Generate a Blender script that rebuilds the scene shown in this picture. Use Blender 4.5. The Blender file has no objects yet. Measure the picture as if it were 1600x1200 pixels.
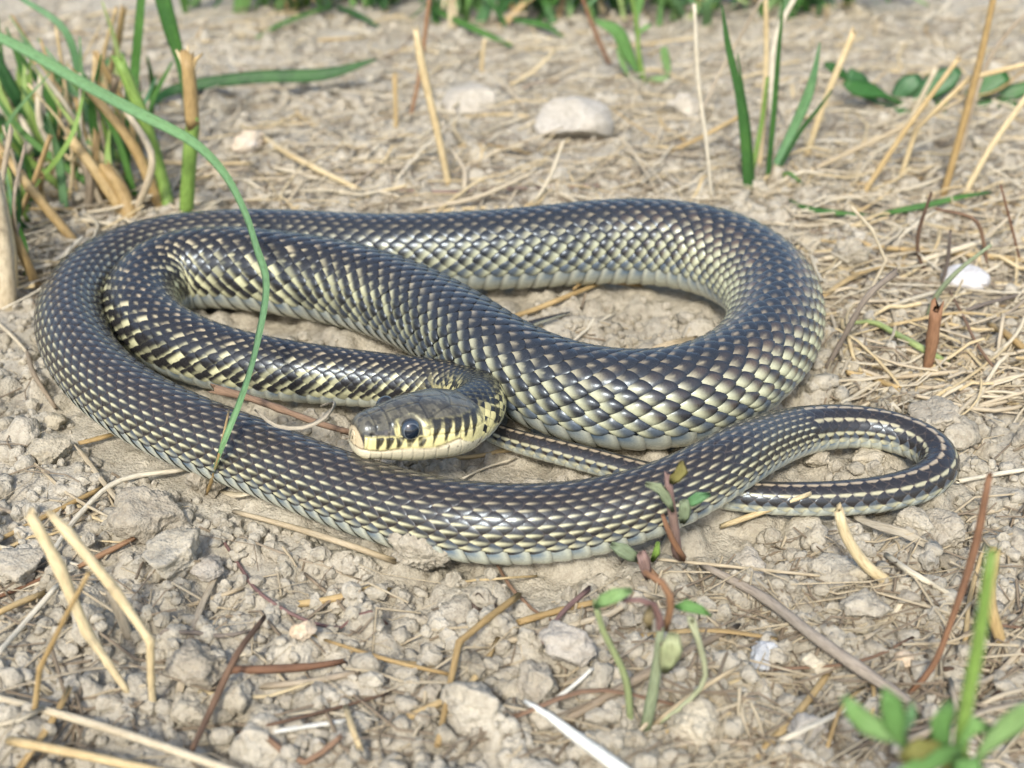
import bpy, math, random
import numpy as np
from mathutils import noise as mnoise, Vector

random.seed(7); rng = np.random.default_rng(7)
scene = bpy.context.scene
COL = scene.collection
# ------------------------------------------------------------------ camera, light, exposure
CAM_H, PITCH, FPX = 0.21, math.radians(30.0), 1950.0
cam_d = bpy.data.cameras.new('camera'); cam = bpy.data.objects.new('camera', cam_d); COL.objects.link(cam)
cam.location = (0, 0, CAM_H); cam.rotation_euler = (math.pi/2 - PITCH, 0, 0)
cam_d.sensor_width = 36.0; cam_d.lens = 36.0*FPX/1600.0
cam_d.clip_start = 0.01; cam_d.clip_end = 200
cam_d.dof.use_dof = True; cam_d.dof.focus_distance = 0.368; cam_d.dof.aperture_fstop = 12.5
scene.camera = cam
world = bpy.data.worlds.new('World'); scene.world = world; world.use_nodes = True
SUN_EL, SUN_AZ = math.radians(44), math.radians(192)      # azimuth from +Y, clockwise: behind the camera
wn = world.node_tree.nodes; wl = world.node_tree.links
sky = wn.new('ShaderNodeTexSky'); sky.sky_type = 'NISHITA'; sky.sun_disc = False
sky.sun_elevation = SUN_EL; sky.sun_rotation = SUN_AZ; sky.air_density = 1.0; sky.dust_density = 2.5; sky.ozone_density = 1.0
wl.new(sky.outputs[0], wn['Background'].inputs[0]); wn['Background'].inputs[1].default_value = 0.15
sun_d = bpy.data.lights.new('sun', 'SUN'); sun = bpy.data.objects.new('sun', sun_d); COL.objects.link(sun)
sun_d.energy = 2.0; sun_d.angle = math.radians(7); sun_d.color = (1.0, 0.95, 0.87)
sdir = Vector((math.sin(SUN_AZ)*math.cos(SUN_EL), math.cos(SUN_AZ)*math.cos(SUN_EL), math.sin(SUN_EL)))
sun.rotation_euler = sdir.to_track_quat('Z', 'Y').to_euler()
scene.view_settings.view_transform = 'Standard'; scene.view_settings.look = 'None'
scene.view_settings.exposure = 0.92; scene.view_settings.gamma = 1.0
scene.render.engine = 'CYCLES'; scene.cycles.use_denoising = True
scene.cycles.max_bounces = 6

# ------------------------------------------------------------------ helpers: pixel <-> place
cp, sp = math.cos(PITCH), math.sin(PITCH)
def ray(px, py):
    a = (px-800)/FPX; b = -(py-600)/FPX
    return np.array([a, cp + b*sp, -sp + b*cp])
def onplane(px, py, z):
    d = ray(px, py); t = (z-CAM_H)/d[2]
    return np.array([0, 0, CAM_H]) + d*t
def ondepth(px, py, y):
    d = ray(px, py); t = y/d[1]
    return np.array([0, 0, CAM_H]) + d*t
def proj(p):
    x, y, z = p[0], p[1], p[2]-CAM_H
    dep = y*cp - z*sp; up = y*sp + z*cp
    return (800+FPX*x/dep, 600-FPX*up/dep, dep)

def sstep(a, b, x):
    t = np.clip((x-a)/(b-a), 0, 1); return t*t*(3-2*t)
def _hash(ix, iy, seed):
    h = (ix*374761393 + iy*668265263 + seed*974634541) & 0xffffffff
    h = ((h ^ (h >> 13))*1274126177) & 0xffffffff
    return ((h ^ (h >> 16)) & 0xffff)/65535.0
def vnoise(x, y, seed=0):
    xi = np.floor(x).astype(np.int64); yi = np.floor(y).astype(np.int64)
    fx = x-xi; fy = y-yi; fx = fx*fx*(3-2*fx); fy = fy*fy*(3-2*fy)
    a = _hash(xi, yi, seed); b = _hash(xi+1, yi, seed); c = _hash(xi, yi+1, seed); d = _hash(xi+1, yi+1, seed)
    return (a*(1-fx)+b*fx)*(1-fy) + (c*(1-fx)+d*fx)*fy
def fbm(x, y, seed=0, o=4):
    s = 0; amp = .5
    for k in range(o):
        s = s + amp*vnoise(x*2**k, y*2**k, seed+k*17); amp *= .5
    return s

def mesh_np(name, V, F4=None, F3=None, mat=None, col=None, smooth=True):
    me = bpy.data.meshes.new(name)
    V = np.asarray(V, dtype=np.float32)
    F4 = np.zeros((0, 4), np.int32) if F4 is None else np.asarray(F4, np.int32)
    F3 = np.zeros((0, 3), np.int32) if F3 is None else np.asarray(F3, np.int32)
    loops = np.concatenate([F4.ravel(), F3.ravel()])
    me.vertices.add(len(V)); me.vertices.foreach_set('co', V.ravel())
    me.loops.add(len(loops)); me.loops.foreach_set('vertex_index', loops)
    n = len(F4)+len(F3); me.polygons.add(n)
    st = np.concatenate([np.arange(len(F4))*4, len(F4)*4+np.arange(len(F3))*3]).astype(np.int32)
    me.polygons.foreach_set('loop_start', st)
    me.polygons.foreach_set('use_smooth', np.full(n, smooth, dtype=bool))
    me.update(calc_edges=True); me.validate()
    if col is not None:
        at = me.color_attributes.new('Col', 'FLOAT_COLOR', 'POINT')
        c = np.ones((len(V), 4), np.float32); c[:, :3] = col
        at.data.foreach_set('color', c.ravel())
    if mat: me.materials.append(mat)
    return me
def link(name, me, parent=None):
    o = bpy.data.objects.new(name, me); COL.objects.link(o)
    if parent is not None: o.parent = parent
    return o
def tag(o, label=None, cat=None, group=None, kind=None):
    if label: o['label'] = label
    if cat: o['category'] = cat
    if group: o['group'] = group
    if kind: o['kind'] = kind
    return o
def empty(name, loc=(0, 0, 0)):
    o = bpy.data.objects.new(name, None); o.empty_display_size = .01; o.location = loc; COL.objects.link(o); return o
def grid_faces(n, m, wrap=False, base=0):
    i = np.arange(n-1)[:, None]; j = np.arange(m if wrap else m-1)[None, :]
    j2 = (j+1) % m
    return (base+np.stack([i*m+j+0*i, i*m+j2+0*i, (i+1)*m+j2, (i+1)*m+j], -1)).reshape(-1, 4)

# ------------------------------------------------------------------ materials
def mat_new(name):
    m = bpy.data.materials.new(name); m.use_nodes = True
    nt = m.node_tree; return m, nt, nt.nodes, nt.links, nt.nodes['Principled BSDF']
def ramp(N, stops):
    r = N.new('ShaderNodeValToRGB'); e = r.color_ramp.elements
    while len(e) < len(stops): e.new(.5)
    for k, (p, c) in enumerate(stops): e[k].position = p; e[k].color = (*c, 1)
    return r
def mixc(N, Lk, fac, a, b, mode='MIX'):
    mx = N.new('ShaderNodeMix'); mx.data_type = 'RGBA'; mx.blend_type = mode
    if isinstance(fac, (int, float)): mx.inputs[0].default_value = fac
    else: Lk.new(fac, mx.inputs[0])
    for s, v in ((6, a), (7, b)):
        if isinstance(v, tuple): mx.inputs[s].default_value = (*v, 1)
        else: Lk.new(v, mx.inputs[s])
    return mx.outputs[2]
def noise_n(N, Lk, vec, scale, detail=4, rough=.6):
    n = N.new('ShaderNodeTexNoise'); n.inputs['Scale'].default_value = scale; n.inputs['Detail'].default_value = detail
    n.inputs['Roughness'].default_value = rough
    Lk.new(vec, n.inputs['Vector']); return n.outputs['Fac']

def soil_mat(name, dark, mid, light, world_space=True, var=0.0):
    m, nt, N, Lk, P = mat_new(name)
    tc = N.new('ShaderNodeTexCoord')
    if world_space:
        vec = N.new('ShaderNodeNewGeometry').outputs['Position']
    else:
        oi = N.new('ShaderNodeObjectInfo'); ad = N.new('ShaderNodeVectorMath'); ad.operation = 'ADD'
        g = N.new('ShaderNodeNewGeometry')
        Lk.new(g.outputs['Position'], ad.inputs[0]); Lk.new(oi.outputs['Random'], ad.inputs[1]); vec = ad.outputs[0]
    n1 = noise_n(N, Lk, vec, 38, 5, .62); n2 = noise_n(N, Lk, vec, 420, 5, .7)
    r1 = ramp(N, [(.3, dark), (.5, mid), (.72, light)]); Lk.new(n1, r1.inputs[0])
    r2 = ramp(N, [(.3, (.66, .64, .62)), (.55, (1, 1, 1)), (.75, (1.12, 1.1, 1.06))]); Lk.new(n2, r2.inputs[0])
    c = mixc(N, Lk, 1.0, r1.outputs[0], r2.outputs[0], 'MULTIPLY')
    if not world_space:
        r3 = ramp(N, [(0, (.82, .80, .78)), (.5, (1, 1, 1)), (1, (1.1, 1.07, 1.0))]); Lk.new(oi.outputs['Random'], r3.inputs[0])
        c = mixc(N, Lk, 1.0, c, r3.outputs[0], 'MULTIPLY')
    Lk.new(c, P.inputs['Base Color']); P.inputs['Roughness'].default_value = .95
    P.inputs['Specular IOR Level'].default_value = .15
    b = N.new('ShaderNodeBump'); b.inputs['Strength'].default_value = .7; b.inputs['Distance'].default_value = .0010
    n3 = noise_n(N, Lk, vec, 900, 6, .75); ad2 = N.new('ShaderNodeMath'); ad2.operation = 'MULTIPLY_ADD'
    Lk.new(n3, ad2.inputs[0]); ad2.inputs[1].default_value = .6; Lk.new(n2, ad2.inputs[2])
    vo = N.new('ShaderNodeTexVoronoi'); vo.inputs['Scale'].default_value = 1150; Lk.new(vec, vo.inputs['Vector'])
    ad3 = N.new('ShaderNodeMath'); ad3.operation = 'MULTIPLY_ADD'; Lk.new(vo.outputs['Distance'], ad3.inputs[0]); ad3.inputs[1].default_value = -.55; Lk.new(ad2.outputs[0], ad3.inputs[2])
    Lk.new(ad3.outputs[0], b.inputs['Height']); Lk.new(b.outputs[0], P.inputs['Normal'])
    return m
M = {}
M['soil'] = soil_mat('dry_clay_soil', (.31, .28, .21), (.41, .375, .295), (.50, .465, .375))
M['clod'] = soil_mat('clay_clod', (.33, .30, .23), (.42, .385, .305), (.50, .465, .375), False)
M['pale_stone'] = soil_mat('pale_stone', (.38, .35, .29), (.46, .43, .365), (.53, .50, .44), False)
M['blue_stone'] = soil_mat('bluish_stone', (.40, .42, .42), (.5, .52, .53), (.58, .6, .6), False)
M['orange_stone'] = soil_mat('cream_stone', (.55, .38, .2), (.66, .56, .42), (.75, .70, .62), False)

def stalk_mat(name, cols, rough=.55, transl=0.0, streak=True, spec=.4, xscale=(90, 90, 90)):
    m, nt, N, Lk, P = mat_new(name)
    oi = N.new('ShaderNodeObjectInfo'); g = N.new('ShaderNodeNewGeometry')
    n = len(cols)
    r = ramp(N, [((k+.5)/n, c) for k, c in enumerate(cols)])
    nz = noise_n(N, Lk, g.outputs['Position'], 60, 3); ma = N.new('ShaderNodeMath'); ma.operation = 'MULTIPLY_ADD'
    ma.inputs[1].default_value = .9; Lk.new(nz, ma.inputs[0])
    sb = N.new('ShaderNodeMath'); sb.operation = 'SUBTRACT'; Lk.new(oi.outputs['Random'], sb.inputs[0]); sb.inputs[1].default_value = .45
    Lk.new(sb.outputs[0], ma.inputs[2]); Lk.new(ma.outputs[0], r.inputs[0])
    c = r.outputs[0]
    at = N.new('ShaderNodeUVMap'); at.uv_map = 'UVMap'
    mp = N.new('ShaderNodeMapping'); mp.inputs['Scale'].default_value = (3.2, .8, 1); Lk.new(at.outputs[0], mp.inputs[0])
    n2 = noise_n(N, Lk, mp.outputs[0], 5, 4, .7)
    r2 = ramp(N, [(.28, (.50, .45, .38)), (.5, (.95, .95, .93)), (.75, (1.2, 1.18, 1.1))]); Lk.new(n2, r2.inputs[0])
    c = mixc(N, Lk, .85, c, r2.outputs[0], 'MULTIPLY')
    Lk.new(c, P.inputs['Base Color']); P.inputs['Roughness'].default_value = rough; P.inputs['Specular IOR Level'].default_value = spec
    b = N.new('ShaderNodeBump'); b.inputs['Strength'].default_value = .6; b.inputs['Distance'].default_value = .0005
    Lk.new(n2, b.inputs['Height']); Lk.new(b.outputs[0], P.inputs['Normal'])
    if transl:
        t = N.new('ShaderNodeBsdfTranslucent'); Lk.new(c, t.inputs[0]); ms = N.new('ShaderNodeMixShader'); ms.inputs[0].default_value = transl
        Lk.new(P.outputs[0], ms.inputs[1]); Lk.new(t.outputs[0], ms.inputs[2]); Lk.new(ms.outputs[0], N['Material Output'].inputs[0])
    return m
M['straw'] = stalk_mat('golden_straw', [(.34, .235, .10), (.44, .32, .15), (.52, .405, .22), (.58, .48, .29)])
M['pale_straw'] = stalk_mat('pale_straw', [(.40, .325, .21), (.48, .41, .285), (.55, .49, .36), (.60, .55, .43)])
M['grey_straw'] = stalk_mat('weathered_straw', [(.24, .19, .13), (.34, .28, .2), (.42, .36, .26), (.48, .41, .29)])
M['white_straw'] = stalk_mat('bleached_straw', [(.58, .56, .48), (.64, .63, .56), (.70, .70, .63)])
M['twig'] = stalk_mat('brown_twig', [(.10, .065, .045), (.16, .10, .065), (.22, .14, .09)], .8, spec=.2)
M['grey_twig'] = stalk_mat('grey_twig', [(.12, .10, .085), (.20, .17, .14), (.30, .26, .21)], .85, spec=.2)
M['red_twig'] = stalk_mat('reddish_twig', [(.16, .085, .05), (.225, .12, .065), (.28, .165, .09)], .7, spec=.3)
M['tan_twig'] = stalk_mat('tan_twig', [(.22, .145, .095), (.31, .22, .15), (.38, .29, .205)], .8, spec=.2)
M['paleseed'] = stalk_mat('pale_seedling_stem', [(.30, .36, .17), (.37, .42, .22), (.43, .46, .29)], .55, .2)
M['purple'] = stalk_mat('purple_stem', [(.16, .09, .08), (.21, .13, .115), (.26, .18, .15)], .6)
M['green'] = stalk_mat('green_blade', [(.035, .115, .03), (.06, .17, .04), (.10, .24, .05)], .45, .3)
M['bluegreen'] = stalk_mat('bluish_green_blade', [(.09, .22, .10), (.13, .28, .12), (.18, .34, .15)], .45, .25)
M['lightgreen'] = stalk_mat('light_green_stalk', [(.22, .36, .08), (.30, .44, .12), (.40, .50, .20)], .45, .25)
M['leaf'] = stalk_mat('fresh_leaf', [(.15, .32, .09), (.21, .40, .12), (.27, .44, .17)], .5, .35)
M['darkleaf'] = stalk_mat('dark_leaf', [(.03, .11, .02), (.045, .15, .03), (.06, .16, .06)], .4, .2)
M['palegreen'] = stalk_mat('grey_green_leaf', [(.22, .28, .17), (.28, .33, .2), (.30, .36, .24)], .6, .2)
M['olive'] = stalk_mat('olive_leaf', [(.20, .20, .05), (.25, .24, .07), (.2, .16, .08)], .55, .2)
M['dryleaf'] = stalk_mat('dry_leaf', [(.34, .30, .23), (.42, .375, .29), (.47, .42, .32)], .8, .2)
M['darkleafdry'] = stalk_mat('dead_dark_leaf', [(.09, .07, .06), (.13, .10, .085), (.17, .14, .12)], .9, .1)

# snake skin: vertex colours are the animal's own pigment
def snake_mat(name, rough, film):
    m, nt, N, Lk, P = mat_new(name)
    a = N.new('ShaderNodeVertexColor'); a.layer_name = 'Col'
    g = N.new('ShaderNodeNewGeometry')
    nz = noise_n(N, Lk, g.outputs['Position'], 1400, 3, .6)
    r = ramp(N, [(.25, (.82, .82, .82)), (.6, (1.05, 1.05, 1.05))]); Lk.new(nz, r.inputs[0])
    c = mixc(N, Lk, .8, a.outputs[0], r.outputs[0], 'MULTIPLY'); Lk.new(c, P.inputs['Base Color'])
    rr = N.new('ShaderNodeMapRange'); rr.inputs[3].default_value = rough-.05; rr.inputs[4].default_value = rough+.12
    n2 = noise_n(N, Lk, g.outputs['Position'], 260, 3, .6); Lk.new(n2, rr.inputs[0]); Lk.new(rr.outputs[0], P.inputs['Roughness'])
    P.inputs['Specular IOR Level'].default_value = .50; P.inputs['Specular Tint'].default_value = (.78, .90, 1.0, 1)
    if film:
        P.inputs['Thin Film Thickness'].default_value = film; P.inputs['Thin Film IOR'].default_value = 1.38
    b = N.new('ShaderNodeBump'); b.inputs['Strength'].default_value = .15; b.inputs['Distance'].default_value = .0003
    Lk.new(nz, b.inputs['Height']); Lk.new(b.outputs[0], P.inputs['Normal'])
    return m
M['skin'] = snake_mat('snake_skin', .235, 0)
M['headskin'] = snake_mat('snake_head_skin', .34, 0)
m, nt, N, Lk, P = mat_new('snake_eye')
a = N.new('ShaderNodeVertexColor'); a.layer_name = 'Col'; Lk.new(a.outputs[0], P.inputs['Base Color'])
P.inputs['Roughness'].default_value = .06; P.inputs['Coat Weight'].default_value = .6; P.inputs['Coat Roughness'].default_value = .03
M['eye'] = m
m, nt, N, Lk, P = mat_new('white_shell'); P.inputs['Base Color'].default_value = (.78, .77, .76, 1); P.inputs['Roughness'].default_value = .45
g = N.new('ShaderNodeNewGeometry'); nz = noise_n(N, Lk, g.outputs['Position'], 220, 4)
r = ramp(N, [(.35, (.44, .42, .38)), (.6, (.58, .57, .55))]); Lk.new(nz, r.inputs[0]); Lk.new(r.outputs[0], P.inputs['Base Color'])
M['shell'] = m

# ------------------------------------------------------------------ the snake's course (head to tail): x, y, half width in the picture, lift (mm)
SNOUT_Z = 0.0235
HD = np.array([-math.cos(math.radians(33)), -math.sin(math.radians(33)), 0.15]); HD /= np.linalg.norm(HD)
HS = 1.21                                                     # head scale, mm-based profile
S0 = onplane(551, 692, SNOUT_Z)
CT = [(745, 642, 40, 12), (752, 620, 39, 8), (712, 604, 39, 3), (640, 598, 41, 1), (560, 591, 43, 0), (480, 583, 46, 0), (400, 572, 48, 0), (320, 553, 51, 0),
      (255, 525, 54, 0), (222, 490, 56, 0), (225, 452, 58, 0), (262, 425, 60, 0), (335, 417, 62, 0), (450, 428, 64, 0), (560, 449, 65, 0),
      (650, 482, 66, 1), (720, 521, 68, 2.5), (790, 568, 70, 3), (870, 605, 75, 1), (960, 624, 77, 0), (1050, 622, 77, 0), (1130, 597, 76, 0),
      (1190, 552, 74, 0), (1213, 490, 72, 0), (1190, 436, 70, 0), (1130, 399, 68, 0), (1050, 380, 66, 0), (950, 377, 64, 0), (850, 385, 62, 0),
      (750, 391, 60, 0), (600, 392, 56, 0), (450, 380, 51, 0), (330, 378, 48, 0), (225, 393, 48, 0), (155, 426, 50, 0), (113, 480, 53, 0), (120, 540, 55, 0),
      (165, 598, 56, 0), (240, 648, 57, 0), (320, 684, 57, 0), (400, 713, 57, 0), (500, 753, 58, 0), (600, 788, 60, 0), (700, 812, 62, 0), (800, 820, 62, 0),
      (900, 813, 60, 0), (1000, 790, 56, 3), (1080, 757, 53, 7), (1145, 718, 50, 7), (1200, 690, 44, 3), (1270, 669, 36, 0), (1340, 665, 32, 0), (1400, 674, 31, 0),
      (1452, 694, 30, 0), (1478, 720, 29.5, 0), (1462, 746, 29, 0), (1410, 767, 28.5, 0), (1330, 778, 27, 0), (1250, 780, 26, 0), (1180, 778, 25, 0),
      (1110, 769, 23, 0), (1050, 754, 21, 0), (1000, 740, 20.5, 0), (930, 721, 20, 0), (860, 703, 19.5, 0), (800, 688, 18, 0), (750, 668, 15, 0), (722, 635, 13, 0),
      (728, 590, 11, 0), (762, 545, 9, 0), (808, 512, 7, 0), (850, 499, 5, 0), (893, 487, 1.2, 0)]
ctrl = []; crad = []
for hx in (0, 13*HS, 27*HS):                                   # through the head
    ctrl.append(S0 - HD*hx*1e-3); crad.append(.0085)
for (px, py, hw, lift) in CT:
    r = .01
    for _ in range(5):
        p = onplane(px, py, r*.97 + lift*1e-3); r = hw*proj(p)[2]/FPX
    ctrl.append(p); crad.append(r)
ctrl = np.array(ctrl); crad = np.array(crad)
# chord-length Catmull-Rom
def spline(P, n_per=40):
    d = np.r_[0, np.cumsum(np.linalg.norm(np.diff(P[:, :3], axis=0), axis=1)**.6)]
    out = []
    m = np.gradient(P, d, axis=0)
    for i in range(len(P)-1):
        t = np.linspace(0, 1, n_per, endpoint=False)[:, None]; h = d[i+1]-d[i]
        out.append((2*t**3-3*t**2+1)*P[i] + (t**3-2*t**2+t)*h*m[i] + (-2*t**3+3*t**2)*P[i+1] + (t**3-t**2)*h*m[i+1])
    out.append(P[-1:]); return np.concatenate(out)
raw = spline(np.c_[ctrl, crad])
sl = np.r_[0, np.cumsum(np.linalg.norm(np.diff(raw[:, :3], axis=0), axis=1))]
DS = 0.0005
SV = np.arange(0, sl[-1], DS)
PATH = np.stack([np.interp(SV, sl, raw[:, k]) for k in range(4)], 1)
def smooth1(a, sig):
    k = np.exp(-.5*(np.arange(-3*sig, 3*sig+1)/sig)**2); k /= k.sum()
    ap = np.concatenate([2*a[0]-a[1:3*sig+1][::-1], a, 2*a[-1]-a[-3*sig-1:-1][::-1]])
    return np.convolve(ap, k, 'valid')
PATH = np.stack([smooth1(PATH[:, k], 14 if k < 3 else 24) for k in range(4)], 1)
PATH[:, 3] = np.maximum(PATH[:, 3], .0003)
# no hard bends: tidy the lift so the belly never sinks below ground
C = PATH[:, :3]; R = PATH[:, 3]
T = np.gradient(C, axis=0); T /= np.linalg.norm(T, axis=1)[:, None]
Lf = np.cross(np.array([0, 0, 1.0]), T); Lf /= np.linalg.norm(Lf, axis=1)[:, None]
Uv = np.cross(T, Lf)
LEN = SV[-1]
SH = 26e-3*HS                                                  # where the scaled neck starts
print('snake length', round(LEN, 3), 'max R', R.max(), 'headback px', proj(S0-HD*SH))
RWf = 1 + .30*np.exp(-((SV-SH)/.012)**2)                        # jaws are wider than the neck
RHf = 1 - .06*np.exp(-((SV-SH)/.012)**2)
def at_s(arr, s): return np.stack([np.interp(s, SV, arr[:, k]) for k in range(arr.shape[1])], -1)
def surf(s, th, lift=0.0):
    """point on the body: s along, th from the spine line; belly a little flattened"""
    c = at_s(C, s); u = at_s(Uv, s); l = at_s(Lf, s); r = np.interp(s, SV, R)
    rw = np.interp(s, SV, RWf); rh = np.interp(s, SV, RHf)
    x = np.sin(th); z = np.cos(th)
    z = np.where(z < 0, -np.abs(z)**1.12, z)
    x = np.sign(x)*np.abs(x)**.94
    k = (r+lift)
    return c + (x*k*rw)[..., None]*l + (z*k*rh)[..., None]*u

# ------------------------------------------------------------------ ground
xs = np.arange(-.40, .4001, .0014)
e = .0014*1.16**np.arange(1, 62); xs = np.r_[-(.40+np.cumsum(e))[::-1], xs, .40+np.cumsum(e)]
ys = [.10]; st = .0010
while ys[-1] < 1.15:
    ys.append(ys[-1] + .0009 + .0022*max(0, (ys[-1]-.2))/.7)
ys = np.array(ys); e = .004*1.16**np.arange(1, 55); ys = np.r_[ys[0]-np.cumsum(e*.5)[::-1], ys, ys[-1]+np.cumsum(e)]
X, Y = np.meshgrid(xs, ys)
print('ground grid', X.shape)
H = np.full(X.shape, -.0060)
H += .004*(fbm(X*14, Y*14, 3, 3)-.5)
wx = X + .0022*(vnoise(X*260, Y*260, 51)-.5) + .004*(vnoise(X*90, Y*90, 52)-.5)
wy = Y + .0022*(vnoise(X*260, Y*260, 53)-.5) + .004*(vnoise(X*90, Y*90, 54)-.5)
def stamp(cx, cy, r, h, nfac, base):
    i0, i1 = np.searchsorted(ys, [cy-r*1.5, cy+r*1.5]); j0, j1 = np.searchsorted(xs, [cx-r*1.5, cx+r*1.5])
    if i1-i0 < 1 or j1-j0 < 1: return
    px = wx[i0:i1, j0:j1]-cx; py = wy[i0:i1, j0:j1]-cy
    a0 = rng.uniform(0, 6.28); d = np.zeros(px.shape)
    for k in range(nfac):
        a = a0 + k*6.283/nfac + rng.uniform(-.3, .3)
        d = np.maximum(d, (px*math.cos(a)+py*math.sin(a))/(r*rng.uniform(.7, 1.05)))
    tx, ty = rng.uniform(-.35, .35, 2)
    prof = np.clip(1-d**rng.uniform(2.2, 4.5), -3, 1)
    z = base + h*prof + tx*px*.6 + ty*py*.6
    H[i0:i1, j0:j1] = np.maximum(H[i0:i1, j0:j1], np.where(d < 1.25, z, -1))
def rpt():
    y = .11 + 1.0*rng.random()**1.5; hw = .09+.42*y
    return rng.uniform(-hw-.08, hw+.08), y
dens = lambda x, y: fbm(np.array([x*9]), np.array([y*9]), 91, 2)[0]
for _ in range(1500):
    x, y = rpt(); r = rng.uniform(.006, .014); stamp(x, y, r, r*rng.uniform(.15, .32), 7, -.0065)
for _ in range(7000):
    x, y = rpt()
    if dens(x, y) < .30: continue
    r = .0018+.0055*rng.random()**2.2; stamp(x, y, r, r*rng.uniform(.5, .95), 6, -.0058+rng.uniform(0, .0018))
for _ in range(9000):
    x, y = rpt(); i = np.searchsorted(ys, y); j = np.searchsorted(xs, x)
    r = rng.uniform(.0009, .0022); stamp(x, y, r, r*rng.uniform(.6, 1.0), 6, H[i, j]-.0002)
near = (np.abs(X) < .9) & (Y < 1.6)
H += np.where(near, .0016*(fbm(X*170, Y*170, 7, 4)-.47) + .0007*(vnoise(X*700, Y*700, 9)-.5), 0)
# crevices between crusted plates
# the ground gives way under the snake
sub = slice(0, len(SV), 6)
Cx, Cy, Cz, Cr = C[sub, 0], C[sub, 1], C[sub, 2], R[sub]
m = (X > -.32) & (X < .32) & (Y > .2) & (Y < .72); idx = np.argwhere(m)
capz = np.full(len(idx), 9.0); dmin = np.full(len(idx), 9.0)
bx = X[m]; by = Y[m]
for k in range(0, len(Cx), 8):
    # block test
    q = slice(k, k+8); lo = (Cx[q].min()-.035, Cy[q].min()-.035); hi = (Cx[q].max()+.035, Cy[q].max()+.035)
    w = np.where((bx > lo[0]) & (bx < hi[0]) & (by > lo[1]) & (by < hi[1]))[0]
    if len(w) == 0: continue
    d = np.hypot(bx[w][:, None]-Cx[q][None], by[w][:, None]-Cy[q][None])
    rr = Cr[q][None]
    under = np.where(d < rr, Cz[q][None]-np.sqrt(np.maximum(rr**2-d**2, 0))*.96 - .0004, 9)
    capz[w] = np.minimum(capz[w], under.min(1)); dmin[w] = np.minimum(dmin[w], (d-rr).min(1))
Hm = H[m]
soft = sstep(-.002, .0045, dmin)                                  # trodden flat close to the body
Hm = Hm*soft + (1-soft)*np.minimum(Hm, -.0008 + .25*(Hm+.003))
Hm = np.minimum(Hm, capz); H[m] = Hm
H[(np.abs(X) > 1.3) | (Y > 1.9)] = -.004
V = np.stack([X, Y, H], -1).reshape(-1, 3)
ground = link('ground', mesh_np('ground', V, grid_faces(*X.shape), mat=M['soil']))
tag(ground, 'dry cracked grey clay soil littered with crumbs', None, kind='structure')
def hz(x, y):
    x = np.asarray(x, float); y = np.asarray(y, float)
    j = np.clip(np.searchsorted(xs, x)-1, 0, len(xs)-2); i = np.clip(np.searchsorted(ys, y)-1, 0, len(ys)-2)
    fx = np.clip((x-xs[j])/(xs[j+1]-xs[j]), 0, 1); fy = np.clip((y-ys[i])/(ys[i+1]-ys[i]), 0, 1)
    return (H[i, j]*(1-fx)+H[i, j+1]*fx)*(1-fy)+(H[i+1, j]*(1-fx)+H[i+1, j+1]*fx)*fy
def G(px, py, dz=0.0):
    z = 0.0
    for _ in range(12):
        p = onplane(px, py, z+dz); z = .5*z+.5*float(hz(p[0], p[1]))
    return onplane(px, py, z+dz)
def clear_of_snake(x, y):
    return (np.hypot(Cx-x, Cy-y)-Cr).min()

# ------------------------------------------------------------------ the snake
snake = empty('snake', tuple(np.array([C[len(C)//2, 0], C[len(C)//2, 1], 0])))
tag(snake, 'dark blue-black snake with pale yellow streaks, coiled on the dry soil', 'snake')
snake_off = np.array(snake.location)
Vs = []; F4s = []; Cs = []; nv = 0
def push(v, f, c):
    global nv
    Vs.append(v.reshape(-1, 3)); F4s.append(f+nv); Cs.append(c.reshape(-1, 3)); nv += v.reshape(-1, 3).shape[0]
# inner skin
ss = np.arange(SH-.004, LEN, .0012); th = np.linspace(0, 2*math.pi, 33)[:-1]
SS, TT = np.meshgrid(ss, th, indexing='ij')
lift = -.05*np.interp(SS, SV, R)
sk = np.array([.016, .021, .027]) * np.ones(SS.shape+(3,))
neckf = 1-sstep(SH, SH+.03, SS)
belly = sstep(2.0, 2.3, np.abs((TT+math.pi) % (2*math.pi)-math.pi))
sk = sk + (np.array([.30, .28, .16])*(belly)[..., None])
push(surf(SS, TT, lift), grid_faces(len(ss), 32, True), sk)
# scale lattices
ROW_ANG = math.radians(10.5)
na, nb = 11, 9
A, B = np.meshgrid(np.linspace(-1, 1, na), np.linspace(-1, 1, nb), indexing='ij')
prof = np.clip(1-np.abs(A)**1.55, 0, 1)**.80
prof = np.where(A > 0, np.clip(1-np.abs(A)**1.7, 0, 1)**.74, prof)
PF = grid_faces(na, nb)
def lp(a, b, t): return a + (b-a)*t[..., None]
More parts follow.
